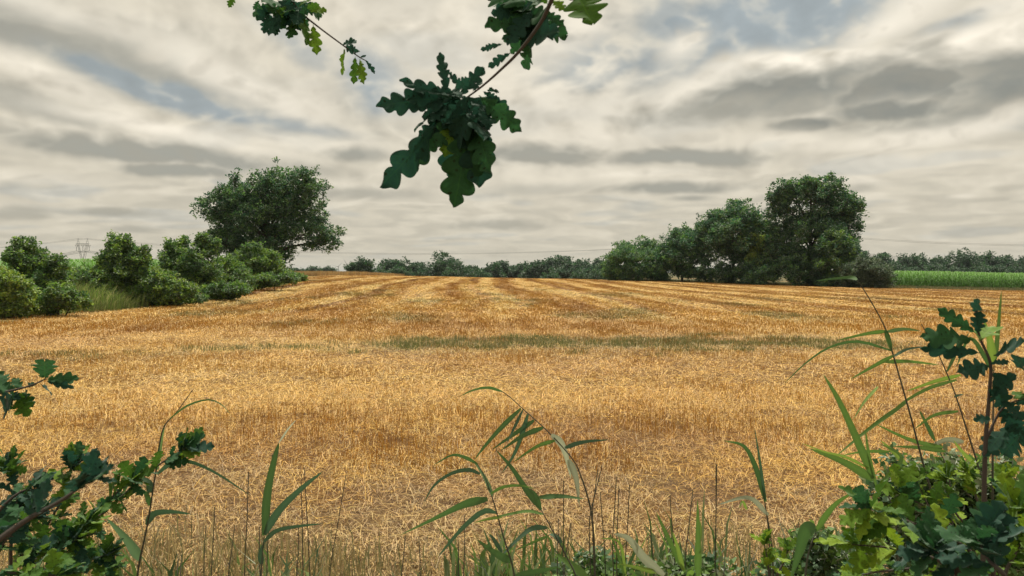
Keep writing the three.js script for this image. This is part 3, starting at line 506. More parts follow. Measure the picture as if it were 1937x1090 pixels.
// ------------------------------------------------------------------ power line and wind turbines
{
  const steel = new THREE.MeshStandardMaterial({ color: new THREE.Color().setRGB(0.25, 0.26, 0.26), roughness: 0.6, metalness: 0.4 });
  const wireMat = new THREE.MeshStandardMaterial({ color: new THREE.Color().setRGB(0.16, 0.16, 0.16), roughness: 0.6, metalness: 0.3 });
  const bar = (a, b, r) => { const v = new THREE.Vector3().subVectors(b, a), g = new THREE.CylinderGeometry(r, r, v.length(), 5); g.applyQuaternion(new THREE.Quaternion().setFromUnitVectors(new THREE.Vector3(0, 1, 0), v.clone().normalize())); g.translate((a.x + b.x) / 2, (a.y + b.y) / 2, (a.z + b.z) / 2); return g; };
  const V = (x, y, z) => new THREE.Vector3(x, y, z), hang = [[-6.6, 26.6], [0, 26.6], [6.6, 26.6], [-4.8, 39.4], [4.8, 39.4]];
  const pylon = (px, d, label) => {
    const p = at(px, HORIZON, d), g = thing('electricity_pylon', label, 'pylon', 'pylons of the power line', V(p.x, H(p.x, -d), -d));
    const w0 = 3.4, w1 = 1.5, yw = 18.5, yb = 33;
    for (const sx of [-1, 1]) for (const sz of [-1, 1]) part('leg', mergeGeometries([bar(V(sx * w0, 0, sz * w0), V(sx * w1, yw, sz * w1), 0.19), bar(V(sx * w1, yw, sz * w1), V(sx * 5.2, yb, sz * 0.8), 0.16)]), steel, g);
    const br = [];
    for (let i = 0; i < 6; i++) { const a = mix(w0, w1, i / 6), b = mix(w0, w1, (i + 1) / 6), y0 = yw * i / 6, y1 = yw * (i + 1) / 6; for (const s of [-1, 1]) br.push(bar(V(-a, y0, s * a), V(b, y1, s * b), 0.09), bar(V(a, y0, s * a), V(-b, y1, s * b), 0.09), bar(V(s * a, y0, -a), V(s * b, y1, b), 0.09)); }
    for (const s of [-1, 1]) for (let i = 0; i < 5; i++) { const xo = t => s * mix(1.5, 5.2, t), xi = t => s * Math.max(0, mix(0.2, 3.4, t)), t0 = i / 5, t1 = (i + 1) / 5, y = t => mix(yw, yb, t); br.push(bar(V(xo(t0), y(t0), 0.9), V(xi(t1), y(t1), 0.9), 0.09), bar(V(xi(t0), y(t0), 0.9), V(xo(t1), y(t1), 0.9), 0.09), bar(V(xi(t0), y(t0), 0.9), V(xi(t1), y(t1), 0.9), 0.11)); }
    part('bracing', mergeGeometries(br), steel, g);
    const arm = []; for (const z of [-0.8, 0.8]) arm.push(bar(V(-8, yb - 0.5, z), V(8, yb - 0.5, z), 0.15), bar(V(-6.5, yb + 1.2, z), V(6.5, yb + 1.2, z), 0.15)); for (let i = -6; i < 6; i++) arm.push(bar(V(i * 1.15, yb - 0.5, 0.8), V((i + 1) * 1.15, yb + 1.2, 0.8), 0.08), bar(V((i + 1) * 1.15, yb - 0.5, 0.8), V(i * 1.15, yb + 1.2, 0.8), 0.08));
    part('cross_arm', mergeGeometries(arm), steel, g);
    for (const s of [-1, 1]) part('peak', mergeGeometries([bar(V(s * 3.6, yb + 1.2, 0), V(s * 4.8, 39.6, 0), 0.15), bar(V(s * 6, yb + 1.2, 0), V(s * 4.8, 39.6, 0), 0.15), bar(V(s * 4.2, yb + 3.2, 0), V(s * 5.4, yb + 3.2, 0), 0.1)]), steel, g);
    for (const x of [-6.6, 0, 6.6]) part('insulator', mergeGeometries([bar(V(x - 1.3, yb - 0.5, 0), V(x, yb - 2.8, 0), 0.16), bar(V(x + 1.3, yb - 0.5, 0), V(x, yb - 2.8, 0), 0.16), bar(V(x, yb - 2.8, 0), V(x, 26.6, 0), 0.22)]), wireMat, g);
    return g;
  };
  const A = pylon(-620, 700, 'lattice pylon outside the left picture edge carrying the cables'), B = pylon(157, 775, 'grey lattice pylon rising beyond the hedge'), C = pylon(1545, 700, 'lattice pylon hidden behind the tallest grove tree'), D = pylon(2600, 640, 'lattice pylon outside the right picture edge carrying the cables');
  const kinds = ['near lower', 'middle lower', 'outer lower', 'thin upper earth', 'second thin upper earth'];
  [[A, B, 22, 'running left from the hedge pylon'], [B, C, 25, 'sagging above the treeline between hedge pylon and grove'], [C, D, 18, 'running right from the grove above the maize']].forEach(([p, q, sag, where]) => hang.forEach(([hx, hy], i) => {
    const a = p.position.clone().add(V(hx, hy, 0)), b = q.position.clone().add(V(hx, hy, 0)), pts = [];
    for (let k = 0; k <= 28; k++) { const t = k / 28, v = a.clone().lerp(b, t); v.y -= 4 * (sag * (i > 2 ? 0.8 : 1) - i * 0.9) * t * (1 - t); pts.push(v); }
    tag(top('power_cable', new THREE.TubeGeometry(new THREE.CatmullRomCurve3(pts), 56, i > 2 ? 0.09 : 0.15, 4), wireMat), `${kinds[i]} power cable ${where}`, 'cable', 'cables of the power line');
  }));
  const white = new THREE.MeshStandardMaterial({ color: new THREE.Color().setRGB(0.42, 0.43, 0.44), roughness: 0.5 });
  [[656, 500, 1500, 0.5, 'larger wind turbine standing above the uncut wheat'], [640, 505, 1700, 1.3, 'smaller wind turbine to the left of its twin, partly behind far trees']].forEach(([px, py, d, rot, label]) => {
    const hub = at(px, py, d), g = thing('wind_turbine', label, 'wind turbine', 'far wind turbines', V(hub.x, H(hub.x, -d), -d)), h = hub.y - g.position.y, R = 15;
    part('tower', new THREE.CylinderGeometry(0.6, 1.2, h, 8).translate(0, h / 2, 0), white, g);
    part('nacelle', new THREE.BoxGeometry(1.8, 1.6, 4).translate(0, h + 0.4, 0.6), white, g);
    part('hub', new THREE.SphereGeometry(0.9, 8, 6).translate(0, h + 0.4, 3), white, g);
    for (let k = 0; k < 3; k++) part('blade', new THREE.ConeGeometry(0.75, R, 5).scale(1, 1, 0.35).translate(0, R / 2, 0).rotateZ(rot + k * Math.PI * 2 / 3).translate(0, h + 0.4, 3.2), white, g);
  });
}

// ------------------------------------------------------------------ oak leaves close to the camera
function leafTexture() {
  const S = 128, cv = document.createElement('canvas'); cv.width = S; cv.height = S * 2; const g = cv.getContext('2d'), r = mulberry(5);
  g.fillStyle = '#e2e2e2'; g.fillRect(0, 0, S, S * 2);
  for (let i = 0; i < 900; i++) { const v = 200 + r() * 55; g.fillStyle = `rgba(${v},${v},${v * 0.92},0.35)`; g.beginPath(); g.arc(r() * S, r() * S * 2, 1 + r() * 5, 0, 6.3); g.fill(); }
  for (let i = 0; i < 16; i++) { g.fillStyle = `rgba(150,105,55,${0.3 + 0.5 * r()})`; g.beginPath(); g.ellipse(r() * S, r() * S * 2, 1 + r() * 4, 1 + r() * 6, r() * 3, 0, 6.3); g.fill(); }
  g.strokeStyle = '#ffffe0'; g.lineWidth = 3; g.beginPath(); g.moveTo(S / 2, 0); g.lineTo(S / 2, S * 2); g.stroke(); g.lineWidth = 1.6;
  for (let i = 1; i < 9; i++) for (const s of [-1, 1]) { g.beginPath(); g.moveTo(S / 2, S * 2 - i * 27); g.lineTo(S / 2 + s * S * 0.48, S * 2 - i * 27 - 34); g.stroke(); }
  const t = new THREE.CanvasTexture(cv); t.colorSpace = THREE.SRGBColorSpace; t.magFilter = THREE.LinearFilter; return t;
}
const veinMap = leafTexture();
function oakLeaf(seed, lobesN, width) {          // unit length along +y, face towards +z
  const r = mulberry(seed), rows = 40, P = [], U = [], I = [], jl = r() * 0.6, cup = 0.05 + 0.5 * r(), droop = 0.1 - 0.5 * r(), wob = r() * 6;
  for (let j = 0; j <= rows; j++) {
    const t = j / rows, env = width * Math.pow(Math.sin(Math.PI * Math.pow(clamp((t - 0.05) / 0.95), 0.82)), 0.72) * (0.55 + 0.6 * Math.pow(t, 0.8));
    for (const s of [-1, -0.5, 0, 0.5, 1]) {
      const lob = 0.34 + 0.66 * Math.pow(Math.abs(Math.sin(Math.PI * (t * lobesN + (s < 0 ? jl * 0.4 : 0)))), 0.62), e = t < 0.07 ? 0.012 : Math.max(0.012, env * mix(lob, 0.8, sstep(0.84, 0.97, t)));
      const x = s * e, y = t + (s ? 0.10 * Math.abs(s) * (lob - 0.5) * sstep(0.05, 0.3, t) * sstep(1.0, 0.8, t) : 0);
      P.push(x, y, cup * Math.abs(x) * 1.2 + droop * t * t + 0.035 * Math.sin(11 * t + wob + 3 * s) * (0.3 + Math.abs(s))); U.push(0.5 + s * 0.5 * clamp(e / width), t);
    }
    if (j) for (let k = 0; k < 4; k++) { const a = (j - 1) * 5 + k; I.push(a, a + 1, a + 5, a + 1, a + 6, a + 5); }
  }
  const g = new THREE.BufferGeometry(); g.setAttribute('position', new THREE.Float32BufferAttribute(P, 3)); g.setAttribute('uv', new THREE.Float32BufferAttribute(U, 2)); g.setIndex(I); g.computeVertexNormals(); return g;
}
const oakLeaves = [oakLeaf(1, 4.5, 0.33), oakLeaf(2, 3.6, 0.34), oakLeaf(3, 5.2, 0.28), oakLeaf(4, 4, 0.31), oakLeaf(6, 4.6, 0.26)];
const leafTones = [[0.036, 0.128, 0.046], [0.022, 0.088, 0.060], [0.085, 0.200, 0.026], [0.16, 0.30, 0.026], [0.27, 0.42, 0.030]].map(c => new THREE.MeshPhysicalMaterial({ color: new THREE.Color().setRGB(...c), map: veinMap, roughness: 0.93, transmission: 0.42, thickness: 0, clearcoat: 0.04, clearcoatRoughness: 0.4, specularIntensity: 0.4, side: THREE.DoubleSide }));
const rl = mulberry(909);
function placeLeaf(parent, base, tip, nrm, tone, wScale = 1, geo, name = 'leaf') {
  const y = tip.clone().sub(base), L = y.length(); y.normalize();
  const z = nrm.clone().addScaledVector(y, -nrm.dot(y)).normalize(), x = y.clone().cross(z);
  const m = part(name, geo ?? oakLeaves[Math.floor(rl() * oakLeaves.length)], leafTones[tone], parent);
  m.quaternion.setFromRotationMatrix(new THREE.Matrix4().makeBasis(x, y, z)); m.scale.set(L * wScale, L, L * 0.8); m.position.copy(base).sub(parent.getWorldPosition(new THREE.Vector3()));
  return m;
}
const rnd3 = k => new THREE.Vector3(gauss(rl), gauss(rl), gauss(rl)).multiplyScalar(k);
// leaf from one seen place to another; its far end a little nearer or farther
function leafSeen(parent, d, bx, by, tx, ty, tone = 0, wScale = 1, face = 0.6) {
  const b = at(bx, by, d + gauss(rl) * 0.03), t = at(tx, ty, d + gauss(rl) * 0.07), toCam = camera.position.clone().sub(b).normalize();
  return placeLeaf(parent, b, t, toCam.multiplyScalar(face).add(new THREE.Vector3(0, 0.35, 0)).add(rnd3(0.55)), tone, wScale);
}
const localPts = (parent, pts) => { const o = parent.getWorldPosition(new THREE.Vector3()); return pts.map(p => p.clone().sub(o)); };
// leaves growing in whorls along a twig
function dressTwig(parent, pts, n, L, tones, t0 = 0.15, spread = 1) {
  const c = new THREE.CatmullRomCurve3(pts);
  n = Math.round(n * 1.6);
  for (let i = 0; i < n; i++) {
    const t = i < n * 0.4 ? 1 - rl() * 0.1 : mix(t0, 1, rl()), b = c.getPoint(t), tg = c.getTangent(t);
    const dir = tg.clone().multiplyScalar(0.55).add(rnd3(1.1 * spread)).add(new THREE.Vector3(0, 0.12, 0)).normalize();
    placeLeaf(parent, b, b.clone().addScaledVector(dir, L * (0.38 + 0.52 * rl())), new THREE.Vector3(0, 0.9, 0.25).add(rnd3(0.6)), tones[Math.floor(rl() * tones.length)], 0.9 + 0.3 * rl());
  }
}

// ------------------------------------------------------------------ the oak overhead, its bough outside the frame and two sprays hanging into view
{
  const g = thing('overhanging_oak', 'oak reaching into view from above with two dark leafy sprays', 'tree', null, new THREE.Vector3(2.6, 0, 2.4));
  const L = p => new THREE.Vector3(...p).sub(g.position);
  part('trunk', limb([L([2.6, -0.2, 2.4]), L([2.55, 1.6, 2.3]), L([2.4, 3.4, 2.1]), L([2.4, 5.6, 2.2])], 0.24, 0.12, 6, 10), barkMat, g);
  part('bough', limb([L([2.45, 2.7, 2.15]), L([1.8, 3.1, 0.9]), L([0.95, 3.15, -0.4]), L([0.1, 3.2, -1.4]), L([-0.5, 3.15, -2.1])], 0.09, 0.018, 6, 8), barkMat, g);
  const K = 2.549, c4 = (x, y) => [400 + x / K, y / K];
  { // right-hand spray
    const d = 1.3, pts = [[1200, 492], [1300, 420], [1400, 332], [1480, 252], [1590, 105], [1640, 0], [1680, -110]].map(([x, y], i) => at(...c4(x, y), d - i * 0.02));
    const br = part('branch', limb(localPts(g, [...pts.slice().reverse(), ]), 0.0042, 0.0013, 6, 6), twigMat, g);
    br.userData.label = 'long drooping spray with a star of dark leaves at its tip';
    part('branch', limb(localPts(g, [new THREE.Vector3(0.95, 3.15, -0.4), new THREE.Vector3(0.55, 2.8, -0.9), pts[6]]), 0.02, 0.0043, 6, 6), twigMat, g);
    const leaves = [[1120, 480, 800, 496, 1, .8], [1200, 480, 960, 470, 1, .8], [1160, 470, 905, 388, 1, .55], [1140, 465, 1100, 240, 1, .5], [1200, 460, 1312, 325, 1, .7], [1215, 430, 1140, 350, 1, .7], [1110, 520, 955, 605, 1, .7], [1090, 600, 815, 905, 1, .75], [1110, 590, 950, 835, 0, .75], [1190, 560, 1125, 750, 3, 1.1], [1240, 570, 1190, 992, 0, .85], [1250, 550, 1165, 885, 1, 1], [1270, 590, 1345, 835, 0, .9], [1255, 540, 1290, 905, 1, .95], [1300, 560, 1180, 700, 1, 1], [1290, 460, 1490, 632, 0, .85], [1320, 465, 1440, 535, 1, .8], [1330, 435, 1390, 432, 1, .6], [1240, 520, 1330, 650, 1, 1], [1180, 520, 1010, 560, 1, 1], [1210, 500, 1060, 640, 1, 1], [1190, 505, 1000, 430, 1, .8], [1170, 430, 1240, 380, 1, .8], [1250, 480, 1180, 620, 1, 1],
      [1600, 40, 1315, 115, 0, 1], [1560, 120, 1430, 262, 0, .9], [1580, 50, 1380, 15, 0, 1], [1530, 160, 1400, 190, 0, .9], [1400, 212, 1288, 240, 1, .45], [1440, 255, 1335, 325, 1, .7], [1540, 190, 1512, 332, 0, .9], [1560, 130, 1715, 168, 0, .8], [1600, 60, 1700, 125, 0, .8], [1755, -40, 1840, 108, 2, 1.5], [1620, 20, 1560, -60, 2, 1.2], [1540, 60, 1450, 160, 0, 1.1], [1640, 0, 1705, 40, 3, 1.1], [1520, 20, 1330, -40, 0, 1.1], [1560, 10, 1480, 110, 2, 1.1], [1600, 70, 1520, 180, 0, 1], [1520, 170, 1470, 120, 0, 1.1], [1500, 130, 1400, 120, 0, 1.1], [1590, 0, 1440, 60, 0, 1.2], [1560, 80, 1620, 150, 0, 1], [1470, 60, 1350, 60, 1, 1.1], [1220, 520, 1120, 580, 1, 1.1], [1240, 500, 1300, 560, 1, 1], [1210, 470, 1130, 430, 1, 1], [1200, 490, 1080, 500, 1, 1], [1230, 540, 1150, 660, 1, .9], [1200, 530, 1090, 700, 0, .8], [1260, 560, 1240, 760, 1, .9], [1150, 500, 1040, 580, 1, 1], [1290, 520, 1330, 600, 1, .9], [1180, 455, 1080, 420, 1, .8], [1260, 440, 1300, 380, 1, .8], [1140, 560, 1000, 660, 1, .8], [1300, 640, 1250, 780, 1, .9], [1310, 440, 1400, 500, 1, .8]];
    for (let i = 0; i < 14; i++) leaves.push([1180 + rl() * 120, 450 + rl() * 120, 1060 + rl() * 330, 400 + rl() * 300, 1, 0.8 + 0.3 * rl()], [1480 + rl() * 120, 20 + rl() * 160, 1400 + rl() * 280, -20 + rl() * 240, i % 3 ? 1 : 0, 0.9]);
    for (const [bx, by, tx, ty, tn, w] of leaves) leafSeen(br, d, ...c4(bx, by), ...c4(tx, ty), tn, w, 0.9);
  }
  { // left-hand spray
    const d = 1.75, pts = [[748, 294], [720, 280], [620, 208], [500, 118], [420, 50], [370, -40], [330, -150]].map(([x, y]) => at(...c4(x, y), d));
    const br = part('branch', limb(localPts(g, pts.slice().reverse()), 0.0034, 0.0011, 6, 6), twigMat, g);
    br.userData.label = 'thin twig with a dense cluster and a few small hanging leaves';
    part('branch', limb(localPts(g, [new THREE.Vector3(0.1, 3.2, -1.4), new THREE.Vector3(-0.35, 2.9, -1.6), pts[6]]), 0.014, 0.0035, 6, 6), twigMat, g);
    const leaves = [[490, 118, 507, 266, 3, .8], [640, 238, 618, 362, 3, .85], [694, 272, 684, 406, 2, .7], [715, 285, 728, 398, 3, .75], [740, 290, 790, 356, 1, .6], [630, 218, 702, 192, 1, .6], [640, 225, 690, 246, 1, .7], [715, 278, 746, 266, 1, .8], [430, 70, 465, 216, 2, 1.1], [400, 90, 375, 190, 0, 1], [330, 60, 275, 172, 1, .9], [290, 40, 185, 66, 0, 1], [330, 90, 305, 172, 1, .9], [110, -30, 85, 36, 2, 1.2], [470, 50, 560, 44, 3, .9], [440, 20, 545, 74, 0, 1], [390, 40, 330, 130, 0, 1.1], [270, 70, 250, 160, 1, .9], [420, 30, 480, -20, 2, 1], [350, 20, 250, -10, 0, 1], [380, 60, 430, 150, 1, 1], [300, 20, 220, 100, 1, 1], [430, 60, 350, 30, 0, 1.1], [360, 80, 400, 130, 1, 1.1], [450, 40, 520, 20, 2, 1], [320, 0, 400, 60, 1, 1.2], [250, 20, 330, 60, 0, 1], [380, 0, 460, 60, 1, 1.2], [230, 0, 200, 45, 0, 1], [400, 60, 470, 130, 0, 1.1], [340, 40, 390, 130, 1, 1.1], [360, 30, 300, 90, 2, 1.1], [300, 60, 340, 140, 0, 1], [260, 40, 290, 120, 1, 1], [440, 30, 400, 110, 1, 1.1], [400, -10, 330, 50, 0, 1.2], [460, 20, 430, 90, 0, 1.1]];
    for (const [bx, by, tx, ty, tn, w] of leaves) leafSeen(br, d, ...c4(bx, by), ...c4(tx, ty), tn, w, 0.8);
  }
}

// ------------------------------------------------------------------ reeds
function blade(pts, W, o = {}) {
  const c = new THREE.CatmullRomCurve3(pts), n = 12, P = [], I = [], fold = o.fold ?? 0.18, C = [], tone = o.tone ?? [0.06, 0.12, 0.035], face0 = camera.position.clone().sub(pts[0]).normalize().add(rnd3(o.roll ?? 0.45)).normalize();
  for (let i = 0; i <= n; i++) {
    const t = i / n, q = c.getPoint(t), tg = c.getTangent(t), f = face0.clone().applyAxisAngle(tg, (o.twist ?? 0.5) * t), sd = tg.clone().cross(f).normalize(), nr = sd.clone().cross(tg).normalize();
    const w = W * 0.5 * Math.min(1, 0.35 + t * 3.2) * Math.pow(1 - t, 0.62) + 0.0004;
    for (const s of [-1, 0, 1]) { P.push(q.x + sd.x * w * s + nr.x * fold * w * Math.abs(s), q.y + sd.y * w * s + nr.y * fold * w * Math.abs(s), q.z + sd.z * w * s + nr.z * fold * w * Math.abs(s)); const k = s ? 1 : 1.25; C.push(tone[0] * k, tone[1] * k, tone[2] * k); }
    if (i) for (let k = 0; k < 2; k++) { const a = (i - 1) * 3 + k; I.push(a, a + 1, a + 3, a + 1, a + 4, a + 3); }
  }
  const g = new THREE.BufferGeometry(); g.setAttribute('position', new THREE.Float32BufferAttribute(P, 3)); g.setAttribute('color', new THREE.Float32BufferAttribute(C, 3)); g.setIndex(I); g.computeVertexNormals(); return g;
}
const reedMat = new THREE.MeshPhysicalMaterial({ vertexColors: true, roughness: 0.92, transmission: 0.42, thickness: 0, clearcoat: 0.12, clearcoatRoughness: 0.4, side: THREE.DoubleSide });
const stemMat = new THREE.MeshStandardMaterial({ color: new THREE.Color().setRGB(0.06, 0.062, 0.04), roughness: 0.75 });
const REED = [[0.065, 0.15, 0.038], [0.050, 0.115, 0.055], [0.11, 0.22, 0.040], [0.20, 0.32, 0.050], [0.34, 0.38, 0.25]];
// conv turns crop places into picture places; stem listed from the foot up; leaves [width, tone, x, y, x, y, ...]
function reed(label, d, conv, stem, leaves, o = {}) {
  const foot0 = at(...conv(...stem[0]), d), foot = new THREE.Vector3(foot0.x + (o.footShift ?? 0), H(foot0.x, -d), -d);
  const g = thing(o.name ?? 'reed', label, o.category ?? 'reed', o.group ?? 'reeds at the field edge', foot);
  const sp = stem.map(([x, y], i) => at(...conv(x, y), d + (o.lean ?? 0.06) * (i / stem.length)));
  const low = sp[0].y > foot.y + 0.15 ? [foot.clone().setY(foot.y - 0.03), foot.clone().lerp(sp[0], 0.5).add(new THREE.Vector3(0.01, 0, 0))] : [foot.clone().setY(foot.y - 0.03)];
  part('stem', limb(localPts(g, [...low, ...sp]), o.r ?? 0.0042, o.r1 ?? 0.0012, 5, 6), stemMat, g);
  for (const [w, tn, ...xy] of leaves) {
    const pts = []; const dz = gauss(rl) * 0.16;
    for (let i = 0; i < xy.length; i += 2) pts.push(at(...conv(xy[i], xy[i + 1]), d + 0.02 + dz * (i / xy.length)));
    const m = part('leaf', blade(pts, 1.3 * w * d / FOCAL, { tone: REED[tn], twist: gauss(rl) * 0.7 }), reedMat, g);
    m.position.copy(foot).multiplyScalar(-1);
  }
  return g;
}
const crop = (ox, oy, k) => (x, y) => [ox + x / k, oy + y / k];
{
  const c5 = crop(0, 650, 2.477), c6 = crop(700, 700, 2.767), c7 = crop(1350, 520, 1.913);
  reed('tall arching reed in the middle with pale folded leaves', 2.4, c6, [[1178, 1079], [1160, 760], [1138, 660], [1105, 560], [1072, 485], [950, 342], [820, 222], [690, 112], [620, 92]],
    [[6, 0, 690, 112, 620, 92, 540, 105, 475, 136], [9, 0, 790, 203, 690, 300, 605, 395, 545, 472], [5, 1, 800, 208, 748, 318, 716, 382], [9, 0, 860, 264, 765, 330, 640, 416], [8, 1, 826, 232, 792, 345, 752, 445, 692, 538], [9, 0, 905, 302, 800, 345, 685, 422], [7, 2, 968, 370, 880, 398, 750, 482], [8, 1, 1020, 408, 1105, 380, 1250, 365], [13, 4, 948, 340, 1000, 385, 1032, 470, 1052, 570], [13, 4, 1040, 470, 1078, 560, 1095, 710]]);
  reed('reed leaning left with one very broad low leaf', 2.3, c6, [[755, 1075], [700, 880], [640, 670], [600, 560], [562, 492]],
    [[6, 0, 562, 492, 490, 455, 430, 446, 332, 498], [7, 1, 575, 545, 520, 524, 430, 540, 335, 605, 283, 692], [15, 0, 615, 675, 500, 700, 350, 770, 150, 868], [10, 1, 662, 748, 605, 736, 500, 812, 420, 900, 355, 980], [6, 2, 632, 648, 690, 615, 780, 605, 865, 622], [9, 0, 640, 660, 600, 565, 545, 480], [14, 0, 738, 1002, 660, 962, 560, 890], [5, 3, 690, 770, 620, 780, 545, 800], [8, 1, 690, 955, 640, 880, 620, 860]]);
  reed('reed with an upright leaf crossing the arching reed', 2.35, c6, [[1075, 1079], [1040, 1000], [960, 850], [900, 740], [885, 715]],
    [[11, 0, 896, 732, 820, 630, 740, 510, 660, 420], [9, 0, 882, 668, 1000, 662, 1125, 676], [6, 2, 905, 756, 830, 740, 700, 762, 555, 798], [9, 1, 928, 826, 850, 830, 760, 900, 675, 990], [8, 0, 892, 722, 866, 655, 830, 620], [9, 1, 1005, 905, 965, 868, 935, 860], [5, 2, 930, 870, 860, 900, 760, 945]]);
  reed('tallest reed, its bent tip crossing the grove', 2.2, c7, [[790, 800], [768, 720], [710, 500], [650, 290], [622, 195], [560, 80], [520, 18]],
    [[7, 0, 520, 18, 500, 10, 460, 12, 368, 22], [7, 2, 628, 203, 560, 212, 445, 238], [9, 0, 626, 205, 690, 196, 748, 203], [5, 0, 645, 275, 520, 241, 420, 262, 330, 322, 252, 398], [5, 1, 652, 295, 700, 270, 765, 260], [7, 2, 652, 292, 580, 330, 495, 378], [7, 2, 620, 316, 700, 313, 815, 326], [8, 0, 622, 200, 638, 250, 645, 280]]);
  reed('leaning reed between the tallest reed and the oak sapling', 2.25, c7, [[985, 790], [960, 700], [910, 540], [870, 420], [810, 280], [752, 178]],
    [[8, 3, 895, 362, 800, 386, 698, 422], [6, 2, 885, 494, 800, 508, 730, 556], [5, 0, 845, 350, 890, 260, 925, 210], [6, 2, 880, 380, 780, 410, 690, 460, 640, 500], [4, 1, 870, 440, 905, 432]]);
  reed('reed with two long stiff leaves fanning up to the left', 2.15, c7, [[655, 860], [630, 800], [575, 740]],
    [[14, 2, 577, 738, 520, 600, 450, 450, 398, 362], [15, 2, 577, 742, 480, 682, 345, 628], [6, 3, 560, 700, 480, 660, 400, 640, 320, 610], [6, 2, 590, 770, 560, 640, 550, 560], [7, 2, 600, 760, 680, 660, 600, 610]]);
  reed('reed with drooping hooked leaf right of the tall bare stem', 2.6, c7, [[212, 1000], [205, 940], [185, 820], [165, 680]],
    [[10, 0, 188, 822, 160, 720, 110, 620, 35, 600], [9, 4, 198, 870, 130, 808, 15, 832], [5, 1, 186, 815, 170, 690, 149, 560], [5, 3, 120, 850, 105, 820, 92, 845]]);
  reed('broad folded reed leaf in front of the right-hand bush', 1.6, c7, [[330, 1120], [345, 1000], [370, 930]],
    [[26, 0, 372, 915, 335, 925, 310, 1000, 280, 1095], [12, 2, 372, 925, 410, 865, 450, 822, 512, 784]]);
  reed('reed with crossing grassy blades above the right-hand bush', 2.35, c7, [[860, 800], [840, 690], [800, 600]],
    [[8, 2, 830, 625, 720, 600, 585, 540], [10, 4, 905, 605, 840, 598, 760, 640], [8, 3, 700, 690, 650, 640, 605, 600], [8, 2, 840, 640, 740, 625, 650, 622], [7, 3, 950, 690, 900, 640, 870, 600], [7, 0, 800, 600, 770, 540, 745, 490], [6, 2, 640, 640, 540, 640, 440, 660], [7, 2, 700, 460, 560, 560, 440, 660], [5, 3, 595, 405, 545, 460, 505, 525]]);
  reed('two-bladed reed rising behind the oak sapling', 1.7, c7, [[1010, 700], [1012, 500], [1015, 330]],
    [[7, 2, 1018, 320, 1030, 200, 1042, 60], [14, 3, 1008, 320, 1000, 240, 978, 165], [7, 0, 1010, 350, 930, 230, 880, 330]]);
  reed('slender reed on the left crossed by oak leaves', 2.2, c5, [[640, 1120], [690, 850], [730, 600], [768, 390], [820, 330], [902, 218]],
    [[7, 2, 736, 592, 752, 470, 772, 375], [3, 0, 795, 352, 880, 290, 980, 264, 1042, 290, 1082, 338], [8, 1, 736, 612, 800, 562, 880, 552, 1000, 600, 1175, 714], [12, 1, 702, 700, 695, 650, 600, 618], [12, 1, 686, 850, 718, 800, 800, 788, 898, 800], [17, 0, 656, 1016, 600, 930, 498, 818], [8, 0, 700, 760, 680, 700, 640, 690]]);
  reed('reed with one broad upright blade and one arching right', 2.3, c5, [[1222, 1120], [1228, 1000], [1238, 890]],
    [[15, 0, 1236, 900, 1252, 700, 1288, 530, 1306, 466], [14, 1, 1240, 895, 1300, 790, 1420, 672, 1512, 600], [8, 1, 1234, 932, 1290, 880, 1400, 856, 1512, 845], [11, 1, 1226, 1035, 1222, 980, 1240, 930], [3, 4, 1306, 466, 1350, 400, 1385, 360]]);
  const blades = [['wide arching grass blade nearest the picture middle', [[16, 4, 1540, 1075, 1430, 980, 1350, 880, 1275, 858]], 1545], ['pair of stiff grass blades crossing like scissors', [[10, 2, 1650, 1060, 1560, 880, 1498, 745], [8, 3, 1640, 1050, 1610, 930, 1585, 850]], 1650], ['single upright broad grass blade beside the tall bare stem', [[13, 2, 1716, 1080, 1716, 900, 1714, 680], [6, 3, 1722, 900, 1730, 840, 1728, 790]], 1716], ['low grass blade lying to the right at the bottom edge', [[15, 2, 1140, 1090, 1050, 1020, 965, 960]], 1150], ['flat grass blade pointing left at the bottom edge', [[13, 0, 760, 1079, 880, 1055, 990, 1030]], 1000], ['yellowish grass blade leaning left by the scissor blades', [[9, 3, 1500, 1060, 1420, 1040, 1300, 1015]], 1530], ['thin dark grass blades fanning below the arching reed', [[6, 2, 1330, 1080, 1290, 940, 1250, 850], [6, 0, 1330, 1080, 1400, 900, 1380, 820], [5, 3, 1340, 1080, 1300, 900, 1205, 880]], 1335]];
  for (const [label, lv, fx] of blades) reed(label, 2.5, c6, [[fx, 1200], [fx, 1085]], lv, { name: 'grass_plant', category: 'grass plant', group: 'broad grass blades at the field edge', r: 0.003 });
  // bare dark stems
  const stems = [[c5, 965, 850, 955, 1090], [c5, 1005, 765, 990, 1090], [c5, 1100, 850, 1070, 1090], [c5, 1165, 600, 1145, 1090], [c5, 1410, 620, 1420, 1090], [c5, 1425, 580, 1450, 1060], [c5, 1620, 620, 1545, 1080], [c5, 1275, 520, 1250, 1090], [c5, 1215, 860, 1218, 1090], [c5, 1400, 860, 1390, 1090], [c5, 835, 1000, 830, 1090], [c5, 850, 990, 845, 1090],
    [c6, 1013, 580, 1010, 1000], [c6, 1290, 560, 1270, 900], [c6, 1303, 610, 1290, 960], [c6, 1358, 600, 1335, 1040], [c6, 1570, 660, 1590, 900], [c6, 1690, 630, 1650, 990], [c6, 1815, 495, 1808, 1040], [c6, 1215, 500, 1150, 780], [c6, 1192, 520, 1165, 740], [c6, 985, 780, 980, 1060], [c6, 1052, 800, 1020, 1000], [c6, 185, 870, 165, 1079], [c6, 255, 875, 262, 1079], [c6, 495, 760, 490, 1079], [c6, 460, 880, 462, 1079], [c6, 1205, 640, 1225, 900], [c6, 1462, 780, 1480, 960], [c6, 1855, 980, 1852, 1079], [c7, 8, 685, 5, 1040], [c7, 150, 560, 200, 940]];
